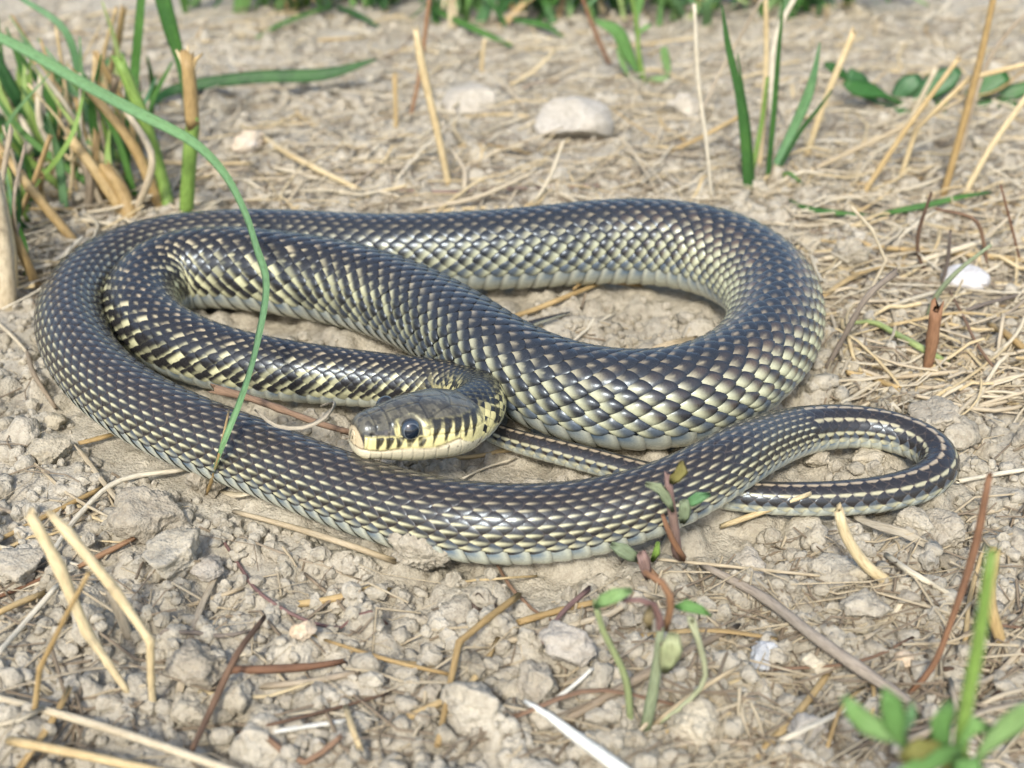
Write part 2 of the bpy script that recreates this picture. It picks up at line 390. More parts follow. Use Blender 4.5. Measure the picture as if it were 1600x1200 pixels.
# row counts fall towards the tail tip
s_of = lambda k: SV[np.argmin(np.linalg.norm(C-ctrl[3+k], axis=1))]
marks = {}
def near_s(px, py, lo, hi):
    p = onplane(px, py, .008); w = np.where((SV >= lo) & (SV <= hi))[0]
    return SV[w[np.argmin(np.linalg.norm(C[w]-p, axis=1))]]
s_vent = near_s(1180, 700, LEN*.55, LEN*.86)
segs = [(SH-.001, LEN*.20, 19), (LEN*.20, LEN*.50, 19.), (LEN*.50, s_vent-.03, 17), (s_vent-.03, s_vent+.015, 15), (s_vent+.015, s_vent+.05, 11), (s_vent+.05, s_vent+.14, 9), (s_vent+.14, LEN-.05, 7), (LEN-.05, LEN-.004, 5)]
print('vent at', s_vent/LEN)
DARK = np.array([[.022, .021, .021], [.024, .027, .031], [.027, .025, .024]])
for (sa, sb, nr) in segs:
    # march columns
    cols = [sa]; k_l = .405 if isinstance(nr, float) else {19: .465, 17: .475, 15: .54, 11: .66, 9: .86, 7: .95, 5: 1.1}[nr]
    while cols[-1] < sb:
        s = cols[-1]; r = float(np.interp(s, SV, R)); kk = k_l*(1 if s > SH+.06 else .62+.38*(s-SH)/.06)
        cols.append(s+max(r*kk, .0012))
    cols = np.array(cols); nr = int(nr)
    span = (ROW_ANG if sa > LEN*.49 else math.radians(11.5))*19; W = span/nr
    for j in range(nr):
        t0 = (j-(nr-1)/2)*W
        ci = np.arange(len(cols)-1)+(.5 if j % 2 else 0.0)
        sc = np.interp(ci, np.arange(len(cols)), cols); L = np.interp(ci, np.arange(len(cols)-1)+.5, np.diff(cols))
        n = len(sc); r = np.interp(sc, SV, R)
        d = np.abs(j-(nr-1)/2)/((nr-1)/2)*9                      # 0 spine .. 9 lowest row
        rnd = rng.random(n); rnd2 = rng.random(n); q = sc/LEN; mid_w = sstep(.14, .26, q)*sstep(.52, .40, q)
        jit = rng.normal(0, .045, (n, 2))
        bd_ = (mid_w*(.35+.65*sstep(1, 6, np.array(float(d)))))[:, None, None]
        s = sc[:, None, None] + (A[None]*(.62-.085*bd_)+.06+jit[:, 0, None, None])*L[:, None, None]
        t = t0 + B[None]*prof[None]*W*(1.10-.22*bd_)*(1+.06*(rnd[:, None, None]-.5)) + jit[:, 1, None, None]*W*.5 + 0*s
        s = np.clip(s, SH-.006, LEN-.0005)
        bl = B[None]*np.sign(t0 if abs(t0) > 1e-6 else 1.0) + 0*s  # + towards the belly
        a = A[None]+0*s
        body = sstep(SH, SH+.05, sc)[:, None, None]
        dome = (1-np.abs(B[None]*prof[None])**2.0*1.0)*(1-.35*np.abs(A[None])**2)
        dome = (1-np.abs(B[None])**2.2)*(prof[None]**.8)
        bead = .022+.046*mid_w[:, None, None]*sstep(2, 7, np.array(d))
        h = r[:, None, None]*(.040*(a+1)*.5 + bead*dome - .022)*(.75+.25*body)
        v = surf(s, t, h)
        # --- pigment
        post = sstep(.44, .60, q)[:, None, None]; ant = (1-sstep(.16, .30, q))[:, None, None]; mid = np.clip(1-post-ant, 0, 1)
        dark = DARK[0]*ant[..., None]+DARK[1]*mid[..., None]+DARK[2]*post[..., None] + 0*v
        # posterior streaks
        wd = .02+.24*(d/9)**2.4
        mp = sstep(wd+.13, wd-.03, np.abs(bl*prof[None]-.04)+.10*(a+.2))*(.40*sstep(1.05, .6, a)+.60*sstep(.75, -.1, a))*(.82+.18*sstep(1.5, 6, np.array(d)))
        if nr < 15:
            stripes = (1.0 if int(round(d)) in (0, 1) else .9) if (j % 2 == ((nr-1)//2) % 2) else .0
            mp = sstep(.30, .12, np.abs(bl*prof[None]-.1))*sstep(1.1, .6, a)*stripes*.78*np.ones_like(mp)
            if d > 8.5: mp = np.maximum(mp, sstep(-.3, .2, bl))
        # mid body: spot at the base, lower side
        dg = -.80*a+.40*bl*prof[None]
        nar = sstep(.30+1.0*(d/9)**1.2, .06+.75*(d/9)**1.2, np.abs(bl*prof[None]-.12))
        mm = sstep(-.42, .42, dg-.32+.30*(d/9)+.25*(rnd[:, None, None]-.5))*nar*(.45+.55*sstep(1, 6, np.array(d)))
        # front body: broken cross bars, yellow flecks
        bar = np.sin(sc*2*math.pi/.0125 + 2.2*np.sin(sc*97) + 1.3*math.sin(j*1.9))
        pres = .45+.55*sstep(-.9, .5, 0.8*bar + 3.4*(rnd2-.5) + .9*(d/9) - .35)[:, None, None]
        ma = sstep(-.18, .22, -.62*a+.50*bl*prof[None]-.40+.50*(d/9)+.75*(rnd[:, None, None]-.5))*pres*(.7+.3*sstep(0, 4, np.array(d)))*sstep(.42+1.1*(d/9), .16+.9*(d/9), np.abs(bl*prof[None]-.1))
        fleck = sstep(1.0, .45, np.hypot((a+.30+jit[:, 0, None, None]*3)/.42, bl*prof[None]/.30))*sstep(6.5, 3.5, np.array(float(d)))*(.35+.65*rnd2[:, None, None])
        ma = np.maximum(ma, fleck*.9); mm = np.maximum(mm, fleck*.55)
        mask = np.clip(mp*post+mm*mid+ma*ant, 0, 1)
        pale = np.array([.58, .57, .34])*ant[..., None]+np.array([.47, .48, .32])*mid[..., None]+np.array([.55, .53, .34])*post[..., None]
        tan = np.array([.47, .38, .25])
        pale = pale*sstep(0, 6, np.array(d)) + tan*(1-sstep(0, 6, np.array(d)))
        col = dark*(1-mask[..., None]) + pale*mask[..., None]
        # bronze wash on flank scales of the middle body
        br = mid*sstep(1, 3, np.array(d))*sstep(9.5, 7, np.array(d))*sstep(1.0, .2, np.abs(a-.05))*(.2+.8*rnd[:, None, None])*sstep(.8, .2, np.abs(bl+.1))
        br = br*(sstep(.27, .33, q)*sstep(.44, .38, q))[:, None, None]
        col = col + br[..., None]*(1-mask[..., None])*np.array([.10, .062, .034])
        # blue-grey lowest rows
        if d > 7.6:
            bg = sstep(7.4, 9, np.array(d))*np.clip(post*.8+mid, 0, 1)*sstep(-.5, .5, a+.35*(-bl))
            col = col*(1-.8*bg[..., None]*(mask[..., None]*.4+.6)) + .8*bg[..., None]*(mask[..., None]*.4+.6)*np.array([.13, .17, .21])
        # neck behind the head: yellow with black bars
        nk = (1-sstep(SH+.022, SH+.06, sc))[:, None, None]
        blot = fbm(sc[:, None, None]*560+.35*a+t0*1.2, (t0*4.2)+0*a+.45*bl, 5, 2)
        yel = np.array([.60, .54, .25])
        side = sstep(2.0, 5.5, np.array(d))
        ymask = sstep(.42, .37, blot - .15*(d/9-.66))*side
        edge = sstep(.72, .95, np.abs(bl))*.6+sstep(.75, 1, np.abs(a))*.5
        ncol = np.array([.016, .016, .016])*(1-ymask[..., None])+yel*ymask[..., None]
        fl = (sstep(.65, .9, np.abs(bl))*.5+sstep(.9, .4, np.hypot((a+.4)/.6, bl/.4))*.4)*(1-side)*.6
        ncol = ncol + fl[..., None]*np.array([.4, .36, .16])
        ncol = ncol*(1-.85*np.clip(edge, 0, 1)[..., None]) 
        if d > 8: ncol = ncol*.3 + .7*np.array([.68, .63, .36])
        col = col*(1-nk[..., None])+ncol*nk[..., None]
        # thin dark rim of skin showing round each scale
        rim = sstep(.82, 1.0, np.maximum(np.abs(bl), np.abs(a)))*.6
        col = col*(1-rim[..., None]*(1-.3*nk[..., None]))+(np.array([.018, .018, .02])+post[..., None]*np.array([.10, .072, .05]))*rim[..., None]*(1-.3*nk[..., None])
        f = (PF[None]+(np.arange(n)*na*nb)[:, None, None]).reshape(-1, 4)
        push(v, f, col)
    # belly plates
    nbv = 15; A2, B2 = np.meshgrid(np.linspace(-1, 1, 7), np.linspace(-1, 1, nbv), indexing='ij')
    half = (2*math.pi-span)/2
    sc = (cols[:-1]+cols[1:])/2; L = np.diff(cols); n = len(sc); r = np.interp(sc, SV, R)
    bend = -.55*np.abs(B2)**3
    s = sc[:, None, None]+(A2[None]*.60+bend[None]*.5)*L[:, None, None]; s = np.clip(s, SH-.006, LEN-.0005)
    t = math.pi + B2[None]*(half+.35*W)*(1-.04*np.abs(A2[None])) + 0*s
    h = r[:, None, None]*(.028*(A2[None]+1) - .028 + .03*(1-np.abs(B2[None])**6)*(1-A2[None]**4))
    v = surf(s, t, h)
    eb = sstep(.60, .85, np.abs(B2)) * sstep(1.0, -.1, A2)
    col = np.ones(v.shape)*np.array([.60, .62, .49])
    qf = sstep(SH+.02, SH+.12, sc)[:, None, None, None]
    blue = (eb[None, ..., None]*qf*(.55+.45*rng.random((n, 1, 1, 1))))
    col = col*(1-blue)+np.array([.13, .19, .25])*blue
    rim = (sstep(.8, 1, A2)*.55)[None, ..., None]
    col = col*(1-rim)+np.array([.10, .10, .10])*rim
    f = (grid_faces(7, nbv)[None]+(np.arange(n)*7*nbv)[:, None, None]).reshape(-1, 4)
    push(v, f, col)

# head: lofted, in mm from the snout; local frame
hl = np.cross(np.array([0, 0, 1.0]), HD); hl /= np.linalg.norm(hl); hu = np.cross(HD, hl)
prf = np.array([  # x, half width, top, bottom
    (-.2, .3, 2.0, 1.2), (0.0, 2.3, 4.4, -1.2), (.6, 3.6, 5.5, -2.7), (1.6, 4.4, 6.2, -3.5), (3.2, 5.1, 6.8, -4.0), (5.5, 5.7, 7.1, -4.1), (8.5, 6.7, 8.0, -5.0),
    (11.5, 7.8, 8.6, -5.6), (15, 8.8, 8.9, -6.1), (19, 9.7, 8.9, -5.8), (23, 10.1, 8.5, -6.2), (26, 9.6, 8.0, -6.4), (29, 8.6, 7.4, -6.4), (31, 7.4, 6.5, -5.8)])
nx, nph = 190, 220
hx = np.r_[np.linspace(-.2, 2.2, 40), np.linspace(2.2, 31, nx-39)[1:]]
hw = np.interp(hx, prf[:, 0], prf[:, 1]); ht = np.interp(hx, prf[:, 0], prf[:, 2]); hb = np.interp(hx, prf[:, 0], prf[:, 3])
for a_ in (hw, ht, hb): a_[:] = np.r_[a_[:3], smooth1(a_, 6)[3:]]
ph = np.linspace(0, 2*math.pi, nph, endpoint=False)
HX, PH = np.meshgrid(hx, ph, indexing='ij')
W_, T_, B_ = hw[:, None], ht[:, None], hb[:, None]
nn = 2.55
cy = np.sign(np.cos(PH))*np.abs(np.cos(PH))**(2/nn); sz = np.sign(np.sin(PH))*np.abs(np.sin(PH))**(2/nn)
yy = W_*cy
up = np.sin(PH) >= 0
zz = np.where(up, sz*T_, -sz*B_*1.0*1.0)
zz = np.where(up, zz, -np.abs(sz)*np.abs(B_)*np.where(B_ < 0, 1, -1))
yy = np.where(zz < 0, yy*(1-.22*np.clip(-zz/7, 0, 1)), yy)
yy = yy*(1-.16*sstep(.55, 1.0, zz/np.maximum(T_, .1))*sstep(3, 9, HX)*sstep(24, 18, HX))
ay = np.abs(yy)
def dent(mask, amt):    # move towards the head axis
    global yy, zz
    yy = yy*(1-mask*amt/np.maximum(np.hypot(yy, zz-1.5), .5)); zz = 1.5+(zz-1.5)*(1-mask*amt/np.maximum(np.hypot(yy, zz-1.5), .5))
def ln(d, w): return np.exp(-(d/w)**2)
mz = -.2 + .012*HX + 1.9*sstep(13, 23, HX)*sstep(26, 22, HX) - .35*np.sin(HX*.42)*sstep(2, 5, HX)    # mouth line
mouth = ln(zz-mz, .22)*(HX < 23.5)*(HX > -.1)*(ay > .0)
canth = ln(zz-T_*.82, .9)*sstep(1.5, 4, HX)*sstep(15, 12, HX)*sstep(.5, .8, ay/W_)
dent(mouth, .34); dent(-canth, .28)
# brow over the eye, hollow in front of it
EX, EZ, ER = 11.2, 4.6, 2.45
de = np.hypot(HX-EX, (zz-EZ))
dent(ln(np.maximum(de-2.9, 0), .9)*(ay > 4), .35)
dent(-ln(de-3.45, .55)*(ay > 4)*(zz > EZ-1.5), .30)
dent(ln(np.hypot(HX-8.2, zz-4.2), 1.3)*(ay > 3), .30)
# plate seams on the crown, seen from above (x, y)
def segd(x, y, p, q):
    px, py = x-p[0], y-p[1]; dx, dy = q[0]-p[0], q[1]-p[1]; t = np.clip((px*dx+py*dy)/(dx*dx+dy*dy), 0, 1)
    return np.hypot(px-t*dx, py-t*dy)
top = zz > T_*.55
seams = [((1.2, 0), (7.0, 0)), ((3.6, 0), (3.6, 4.2)), ((7.0, 0), (6.6, 5.0)), ((7.0, 1.5), (15.2, 1.9)), ((7.0, 1.5), (7.0, 4.8)), ((15.2, 1.9), (17.0, 0)), ((15.2, 1.9), (15.6, 6.5)),
         ((17.0, 0), (24.5, 0)), ((24.5, 0), (22.5, 4.4)), ((22.5, 4.4), (15.6, 6.5)), ((24.5, 0), (28, 2.5)), ((22.5, 4.4), (27, 5.2))]
ds = np.full(HX.shape, 9.0)
for p, q_ in seams: ds = np.minimum(ds, segd(HX, ay, p, q_))
seam = ln(ds, .20)*top
lab = np.array([1.5, 3.9, 6.2, 8.5, 10.9, 13.4, 16.2, 19.3, 22.6])   # upper lip seams
dl = np.abs(HX[..., None]-(lab[None, None]+.10*zz[..., None])).min(-1)
lipz = (zz > mz) & (zz < 3.0+.4*sstep(12, 20, HX)) & ~top
lseam = ln(dl, .17)*lipz
lowz = (zz < mz) & (zz > -4.0)
dl2 = np.abs(HX[..., None]-(lab[None, None]+.7-.25*zz[..., None])).min(-1); lowseam = ln(dl2, .15)*lowz
lipline = ln(zz-(3.0+.4*sstep(12, 20, HX)), .18)*(HX > 1.2)*(HX < 24)*(ay > 2)*(de > 2.7)
vs = ln(HX-(6.3), .17)*(zz > 3)*(~top)*(ay > 3); vs2 = ln(HX-3.6, .17)*(zz > 3)*(~top)
# temporal scales behind the eye
tu = (HX-14.4)/2.9; tv = (zz-3.4)/2.1; cell = np.abs(((tu+.5*(np.floor(tv) % 2)) % 1)-.5); tseam = np.maximum(ln(.5-cell, .07), ln(np.abs((tv % 1)-.5)-.5, .10))*(HX > 14.4)*(zz > 3.3)*(~top)*(ay > 4)
rr_ = np.hypot(ay/3.9, (zz-mz)/4.5); rost = (HX < 2.4) & (rr_ < 1) & (zz > mz)
rseam = ln(rr_-1, .07)*(HX < 2.6)*(zz > mz)
grooves = np.clip(seam*.8+lseam+lowseam*.7+lipline+vs+vs2+tseam+rseam*.7, 0, 1)
dent(grooves, .20)
# nostril
nos = ln(np.hypot(HX-2.5, zz-3.7), .42)*(ay > 2); dent(nos, .45)
# pigment
nz1 = fbm(HX*.9+5, PH*6+3, 21, 3); nz2 = fbm(HX*2.6, zz*2.6+ay, 31, 3)
dark = np.array([.030, .032, .034]); crown = np.array([.105, .098, .074])
yel = np.array([.62, .56, .27]); cream = np.array([.66, .60, .42]); beige = np.array([.50, .42, .27])
col = np.ones(HX.shape+(3,))*crown + (nz2-.5)[..., None]*.05
def put(mask, c, k=1.0):
    global col
    mk = np.clip(mask, 0, 1)[..., None]*k; col = col*(1-mk)+np.array(c)*mk
sidez = sstep(T_*.70, T_*.58, zz)*(ay > 1.0)
put(sidez, [.05, .048, .045])
put(sidez*sstep(.30, .0, np.abs(HX-4.6)-2.2+.0*zz)*sstep(2.6, 3.2, zz), [.10, .09, .08])      # snout side
lipm = sstep(3.7, 2.9, zz+.6*(nz1-.5))*(zz > mz)*sidez*(HX > 1)
put(lipm, yel)
barw = .40+.55*sstep(.2, 3.0, zz)+.35*(nz1-.5)
bars = sstep(barw+.25, barw-.12, np.abs(HX[..., None]-(lab[None, None, 1:]+.22*(zz[..., None]-1.5))).min(-1))*lipz*sstep(.1, .9, zz-mz)*(HX > 3.2)
put(bars, [.020, .017, .012], .96)
put(sstep(.95, .5, np.hypot((HX-8.2)/1.0, (zz-4.7)/2.3))*(ay > 3), yel)                           # preocular
put(sstep(1.0, .5, np.hypot((HX-14.5)/1.0, (zz-4.6)/2.5))*(ay > 3), yel)                          # postocular
tem = sstep(15.0, 15.6, HX)*sstep(6.9, 6.2, zz+.5*(nz1-.45))*(zz > mz)*(ay > 4)
put(tem, yel)
tb = np.array([16.9, 19.6, 22.2, 24.8, 27.4]); tw = .95*sstep(.6, 5.5, zz)+.35*(nz1-.45)
put(tem*sstep(tw+.22, tw-.16, np.abs(HX[..., None]-(tb[None, None]+.30*(zz[..., None]-4.5))).min(-1))*sstep(.4, 1.4, zz-mz), [.020, .017, .012], .97)
put(tem*sstep(5.0, 6.4, zz+.8*(nz2-.45)), [.022, .02, .017])
put(ln(de-3.2, .30)*(ay > 4)*(HX < EX+3.4), yel, .35)
put(rost.astype(float), beige); put(ln(ds, .16)*top*(nz1 > .42), [.22, .20, .12], .35)
put(top*sstep(.57, .66, nz2), [.13, .12, .085], .45); put(top*sstep(.44, .36, nz1), [.03, .03, .028], .6); put(ln(ds-.45, .16)*top*(nz1 > .47), [.20, .18, .11], .45)
put((zz < mz)*1.0, cream); put((zz < mz)*sstep(-1.2, -3.5, zz), [.70, .65, .40], .8)
put((zz < mz)*sstep(.60, .68, nz1)*sstep(14, 20, HX)*sstep(-4, -1, zz), [.06, .05, .03], .7)
put(rost.astype(float), beige, .9); put(mouth, [.16, .11, .07], .75); put(nos, [.01, .01, .01])
put(np.clip(lseam*.5+lowseam*.4+tseam*.5+rseam*.6, 0, 1), [.05, .04, .03], .6)
put(vs+vs2, [.015, .014, .013], .7); put(seam, [.012, .012, .013], .65)
hv = S0[None, None]+(-HX[..., None]*HD + yy[..., None]*hl + (zz[..., None])*hu)*HS*1e-3
push(hv, grid_faces(nx, nph, True)[:, ::-1], col)
V = np.concatenate(Vs)-snake_off; F = np.concatenate(F4s); Cc = np.clip(np.concatenate(Cs), .004, .8)
body = link('body', mesh_np('snake_body', V, F, mat=M['skin'], col=Cc), snake)
print('snake faces', len(F))
# eyes
for sgn in (1, -1):
    n1, n2 = 28, 32
    u, v = np.meshgrid(np.linspace(0, math.pi, n1), np.linspace(0, 2*math.pi, n2, endpoint=False), indexing='ij')
    d = np.stack([np.sin(u)*np.cos(v), np.sin(u)*np.sin(v), np.cos(u)], -1)   # pole = outward
    ex = np.array([.30, sgn*.93, .12]); ex /= np.linalg.norm(ex)
    out = ex[0]*HD+ex[1]*hl+ex[2]*hu; e1 = np.cross(out, hu); e1 /= np.linalg.norm(e1); e2 = np.cross(e1, out)
    yc = float(np.interp(EX, hx, hw))-1.55
    c0 = S0+(-EX*HD+sgn*yc*hl+EZ*hu)*HS*1e-3
    P_ = (d[..., 0:1]*e1+d[..., 1:2]*e2*1.06+d[..., 2:3]*out*.86)*ER*HS*1e-3
    ring = np.exp(-((u-.80)/.075)**2)
    ec = np.ones(u.shape+(3,))*np.array([.030, .042, .058])+ring[..., None]*np.array([.07, .07, .065])
    ec = np.where((u > 1.25)[..., None], np.array([.02, .018, .014]), ec)
    eye = link('eye', mesh_np('eye', P_.reshape(-1, 3), grid_faces(n1, n2, True), mat=M['eye'], col=ec.reshape(-1, 3)), snake)
    eye.location = tuple(c0-snake_off)
    k = u[:10]; cap = (d[:10, :, 0:1]*e1+d[:10, :, 1:2]*e2*1.06+d[:10, :, 2:3]*out*.86)
    u2, v2 = np.meshgrid(np.linspace(0, .72, 8), np.linspace(0, 2*math.pi, n2, endpoint=False), indexing='ij')
    d2 = np.stack([np.sin(u2)*np.cos(v2), np.sin(u2)*np.sin(v2), np.cos(u2)], -1)
    P2 = (d2[..., 0:1]*e1+d2[..., 1:2]*e2*1.06+d2[..., 2:3]*out*.86)*(ER*1.006)*HS*1e-3
    pc = np.ones(u2.shape+(3,))*np.array([.008, .013, .022])
    link('pupil', mesh_np('pupil', P2.reshape(-1, 3), grid_faces(8, n2, True), mat=M['eye'], col=pc.reshape(-1, 3)), eye)

# ------------------------------------------------------------------ stalks, blades, leaves
def resample(P, w, step):
    P = np.asarray(P, float); w = np.asarray(w, float)
    if len(P) > 2:
        Q = spline(np.c_[P, w], 14)
    else: Q = np.c_[P, w]
    d = np.r_[0, np.cumsum(np.linalg.norm(np.diff(Q[:, :3], axis=0), axis=1))]
    n = max(3, min(60, int(d[-1]/step)+2)); t = np.linspace(0, d[-1], n)
    return np.stack([np.interp(t, d, Q[:, k]) for k in range(4)], 1)
def polyres(P, w, step):       # keeps kinks, with a swollen node at each
    P = np.asarray(P, float); w = np.asarray(w, float)
    if len(P) > 2:
        PP, WW = [P[0]], [w[0]]
        for k in range(1, len(P)-1):
            for s_, q_ in ((-1, P[k-1]), (0, P[k]), (1, P[k+1])):
                dv = q_-P[k]; L_ = np.linalg.norm(dv); PP.append(P[k]+(dv/L_*min(w[k]*2.2, L_*.4) if s_ else 0)); WW.append(w[k]*(1.0 if s_ else 1.16))
        PP.append(P[-1]); WW.append(w[-1]); P, w = np.array(PP), np.array(WW)
    d = np.r_[0, np.cumsum(np.linalg.norm(np.diff(P, axis=0), axis=1))]
    n = max(3, min(60, int(d[-1]/step)+2)); t = np.unique(np.r_[np.linspace(0, d[-1], n), d])
    return np.stack([np.interp(t, d, P[:, k]) for k in range(3)]+[np.interp(t, d, w)], 1)
def sweep(name, Q, mat, kind='tube', flat=1.0, up=(0, 0, 1), origin=None, twist=0.0, rough=0.0, fold=.35):
    P, w = Q[:, :3], Q[:, 3]; n = len(P)
    t = np.gradient(P, axis=0); t /= np.maximum(np.linalg.norm(t, axis=1), 1e-9)[:, None]
    upv = np.array(up, float); upv = upv/np.linalg.norm(upv)
    if abs(t.mean(0) @ upv) > .92*np.linalg.norm(t.mean(0)): upv = np.array([.1, -1, .2]); upv /= np.linalg.norm(upv)
    s = np.cross(t, upv); s /= np.maximum(np.linalg.norm(s, axis=1), 1e-6)[:, None]; u = np.cross(s, t)
    if twist:
        a = np.linspace(0, twist, n)[:, None]; s, u = s*np.cos(a)+u*np.sin(a), u*np.cos(a)-s*np.sin(a)
    if kind == 'tube':
        m = 8; ang = np.linspace(0, 2*math.pi, m, endpoint=False); sx, sy = np.cos(ang), np.sin(ang)*flat
    else:            # leaf blade: folded lens section
        sx = np.array([-1, -.5, 0, .5, 1, .5, 0, -.5]); th_ = .05
        sy = np.array([fold*1, fold*.42+th_, th_*.4, fold*.42+th_, fold*1, fold*.42-th_, -th_*2.2, fold*.42-th_]); m = 8
    if kind == 'tube' and not rough: rough = .10
    if rough:
        w = w*(1+rough*np.array([mnoise.noise(Vector(p*900)) for p in P]))
    V = P[:, None]+w[:, None, None]*(sx[None, :, None]*s[:, None]+sy[None, :, None]*u[:, None])
    if kind == 'tube':      # torn, uneven cut ends
        V[-1] += t[-1]*(w[-1]*rng.uniform(-.3, 2.2, m))[:, None]; V[0] -= t[0]*(w[0]*rng.uniform(-.3, 1.6, m))[:, None]
    V = V.reshape(-1, 3); F = grid_faces(n, m, True)
    # hollow-looking cut ends: ring inset
    e0 = np.r_[V[:m]*.45+P[0]*.55 + t[0]*w[0]*.3, V[-m:]*.45+P[-1]*.55 - t[-1]*w[-1]*.3]; b = len(V)
    V = np.r_[V, e0]; j = np.arange(m); j2 = (j+1) % m
    F = np.r_[F, np.stack([j2, j, b+j, b+j2], 1), np.stack([(n-1)*m+j, (n-1)*m+j2, b+m+j2, b+m+j], 1),
              np.array([[b+0, b+1, b+2, b+3], [b+0, b+3, b+4, b+7], [b+4, b+5, b+6, b+7], [b+m+3, b+m+2, b+m+1, b+m+0], [b+m+7, b+m+4, b+m+3, b+m+0], [b+m+7, b+m+6, b+m+5, b+m+4]])]
    o = np.zeros(3) if origin is None else np.asarray(origin)
    me = mesh_np(name, V-o, F, mat=mat, smooth=True)
    uv = me.uv_layers.new(name='UVMap'); li = np.zeros(len(me.loops), np.int32); me.loops.foreach_get('vertex_index', li)
    d = np.r_[0, np.cumsum(np.linalg.norm(np.diff(P, axis=0), axis=1))]
    uu = np.r_[np.tile(np.arange(m)/m, n), np.tile(np.arange(m)/m, 2)]; vv = np.r_[np.repeat(d*60, m), np.zeros(m), np.full(m, d[-1]*60)]
    uv.data.foreach_set('uv', np.stack([uu[li], vv[li]], 1).astype(np.float32).ravel())
    return me
def ptsG(pts, wpx, drop=True):
    P = []; W = []
    wl = wpx if isinstance(wpx, (list, tuple)) else [wpx]*len(pts)
    for (px, py, z), w in zip(pts, wl):
        d0 = proj(G(px, py))[2]; r = w*.5*d0/FPX
        p = G(px, py, r*.7+z*1e-3); P.append(p); W.append(w*.5*proj(p)[2]/FPX)
    return np.array(P), np.array(W)
def ptsU(pts, wpx, y0=None):
    """rooted: first point on the ground, the rest in the upright plane through it (third value = offset in depth, mm)"""
    base = G(pts[0][0], pts[0][1], -.002) if y0 is None else ondepth(pts[0][0], pts[0][1], y0+pts[0][2]*1e-3); yb = base[1] if y0 is None else y0; P = [base]; wl = wpx if isinstance(wpx, (list, tuple)) else [wpx]*len(pts); W = [wl[0]*.5*proj(base)[2]/FPX]
    for (px, py, dy), w in zip(pts[1:], wl[1:]):
        p = ondepth(px, py, yb+dy*1e-3); P.append(p); W.append(w*.5*proj(p)[2]/FPX)
    return np.array(P), np.array(W)
def thing(name, label, cat, mat, wpx, pts, mode='G', kind='tube', kink=False, flat=1.0, group=None, parent=None, rough=0.0, twist=0.0, float_=False, fold=.35, up=(0, 0, 1), att=False):
    P, W = ptsG(pts, wpx) if mode == 'G' else ptsU(pts, wpx, float(parent.location[1]) if att else None)
    Q = (polyres if kink else resample)(P, W, .004)
    if mode == 'G' and not float_:
        Q[:, 2] = np.maximum(Q[:, 2], hz(Q[:, 0], Q[:, 1])+Q[:, 3]*.35*flat)
    if kind == 'blade' and up == (0, 0, 1): up = (rng.normal(0, .25), -.8, .6)
    o0 = np.array([Q[0, 0], Q[0, 1], Q[0, 2]])
    if parent is not None: po = np.array(parent.location)
    me = sweep(name, Q, M[mat], kind, flat, up, o0, twist, rough, fold)
    o = link(name, me, parent); o.location = tuple(o0 if parent is None else o0-po)
    if parent is None: tag(o, label, cat, group)
    elif label: o['label'] = label
    return o
# ------------------------------------------------------------------ things placed one by one (picture position of each point, height or depth in mm)
ST = 'straw'; TW = 'twig'
# left stubble and grass clump: one rooted plant, its stalks and blades are parts
clump = empty('grass_clump', tuple(G(110, 330))); tag(clump, 'dense clump of cut golden stubble stalks and green blades at left', 'grass clump')
def part(name, label, mat, w, pts, kind='tube', kink=False, flat=1.0, parent=clump, **k): return thing(name, label, None, mat, w, pts, 'U', kind, kink, flat, None, parent, **k)
part('stalk', 'thick pale broken stalk', 'pale_straw', [30, 28, 24], [(12, 488, 0), (8, 400, 0), (-14, 255, 0)])
part('stalk', None, 'straw', [20, 19, 16], [(22, 470, 6), (14, 380, 6), (0, 300, 6)])
part('stalk', None, 'straw', [16, 15, 14], [(118, 380, 0), (52, 300, 2), (-25, 200, 6)])
part('stalk', None, 'straw', [17, 16, 15], [(62, 455, 0), (30, 385, 0), (-8, 300, 0)])
part('stalk', None, 'straw', [19, 18, 16], [(196, 338, 0), (150, 268, 0), (108, 214, 2)])
part('stalk', None, 'straw', [15, 14, 14], [(206, 312, 0), (172, 262, 0), (146, 232, 0)])
part('stalk', None, 'straw', [18, 17, 12], [(252, 328, 0), (205, 222, 0), (136, 138, 3)])
part('stalk', None, 'straw', [26, 24, 22], [(205, 345, 4), (190, 300, 4), (170, 270, 4)])
part('stalk', 'light green cut stalk', 'lightgreen', [20, 20, 21, 18], [(264, 328, 4), (256, 290, 4), (222, 180, 4), (188, 98, 4)])
fs = part('stalk', 'green stalk with dry frayed tan top', 'lightgreen', [22, 22, 22], [(291, 332, -8), (296, 250, -8), (301, 190, -8)], att=True)
part('stalk', None, 'straw', [22, 23, 21], [(301, 196, -8), (297, 140, -8), (293, 95, -8)], att=True)
for dx, ex_ in ((-8, -16), (0, 2), (8, 24)): part('fibre', None, 'straw', [9, 8, 3], [(297+dx*.5, 120, -8), (294+dx, 98, -8), (292+ex_, 70+abs(ex_)*.6, -8)], att=True)
part('blade', None, 'green', [18, 18, 17, 14], [(206, 262, 30), (211, 130, 30), (219, 40, 30), (224, -30, 30)], 'blade')
part('blade', 'broad bright green blade hanging in from above', 'green', [3, 16, 24, 26], [(302, 250, 14), (283, 100, 14), (266, 40, 14), (246, -40, 14)], 'blade')
part('blade', None, 'green', [7, 16, 21, 20, 4], [(222, 190, 30), (262, 145, 34), (390, 122, 40), (510, 116, 46), (590, 92, 52)], 'blade', fold=.2)
part('blade', None, 'green', [14, 20, 22, 12], [(64, 268, 8), (52, 200, 8), (18, 140, 8), (-22, 60, 10)], 'blade')
part('blade', None, 'bluegreen', [10, 13, 12, 7], [(142, 260, 10), (128, 140, 10), (102, 48, 12), (28, -6, 18)], 'blade')
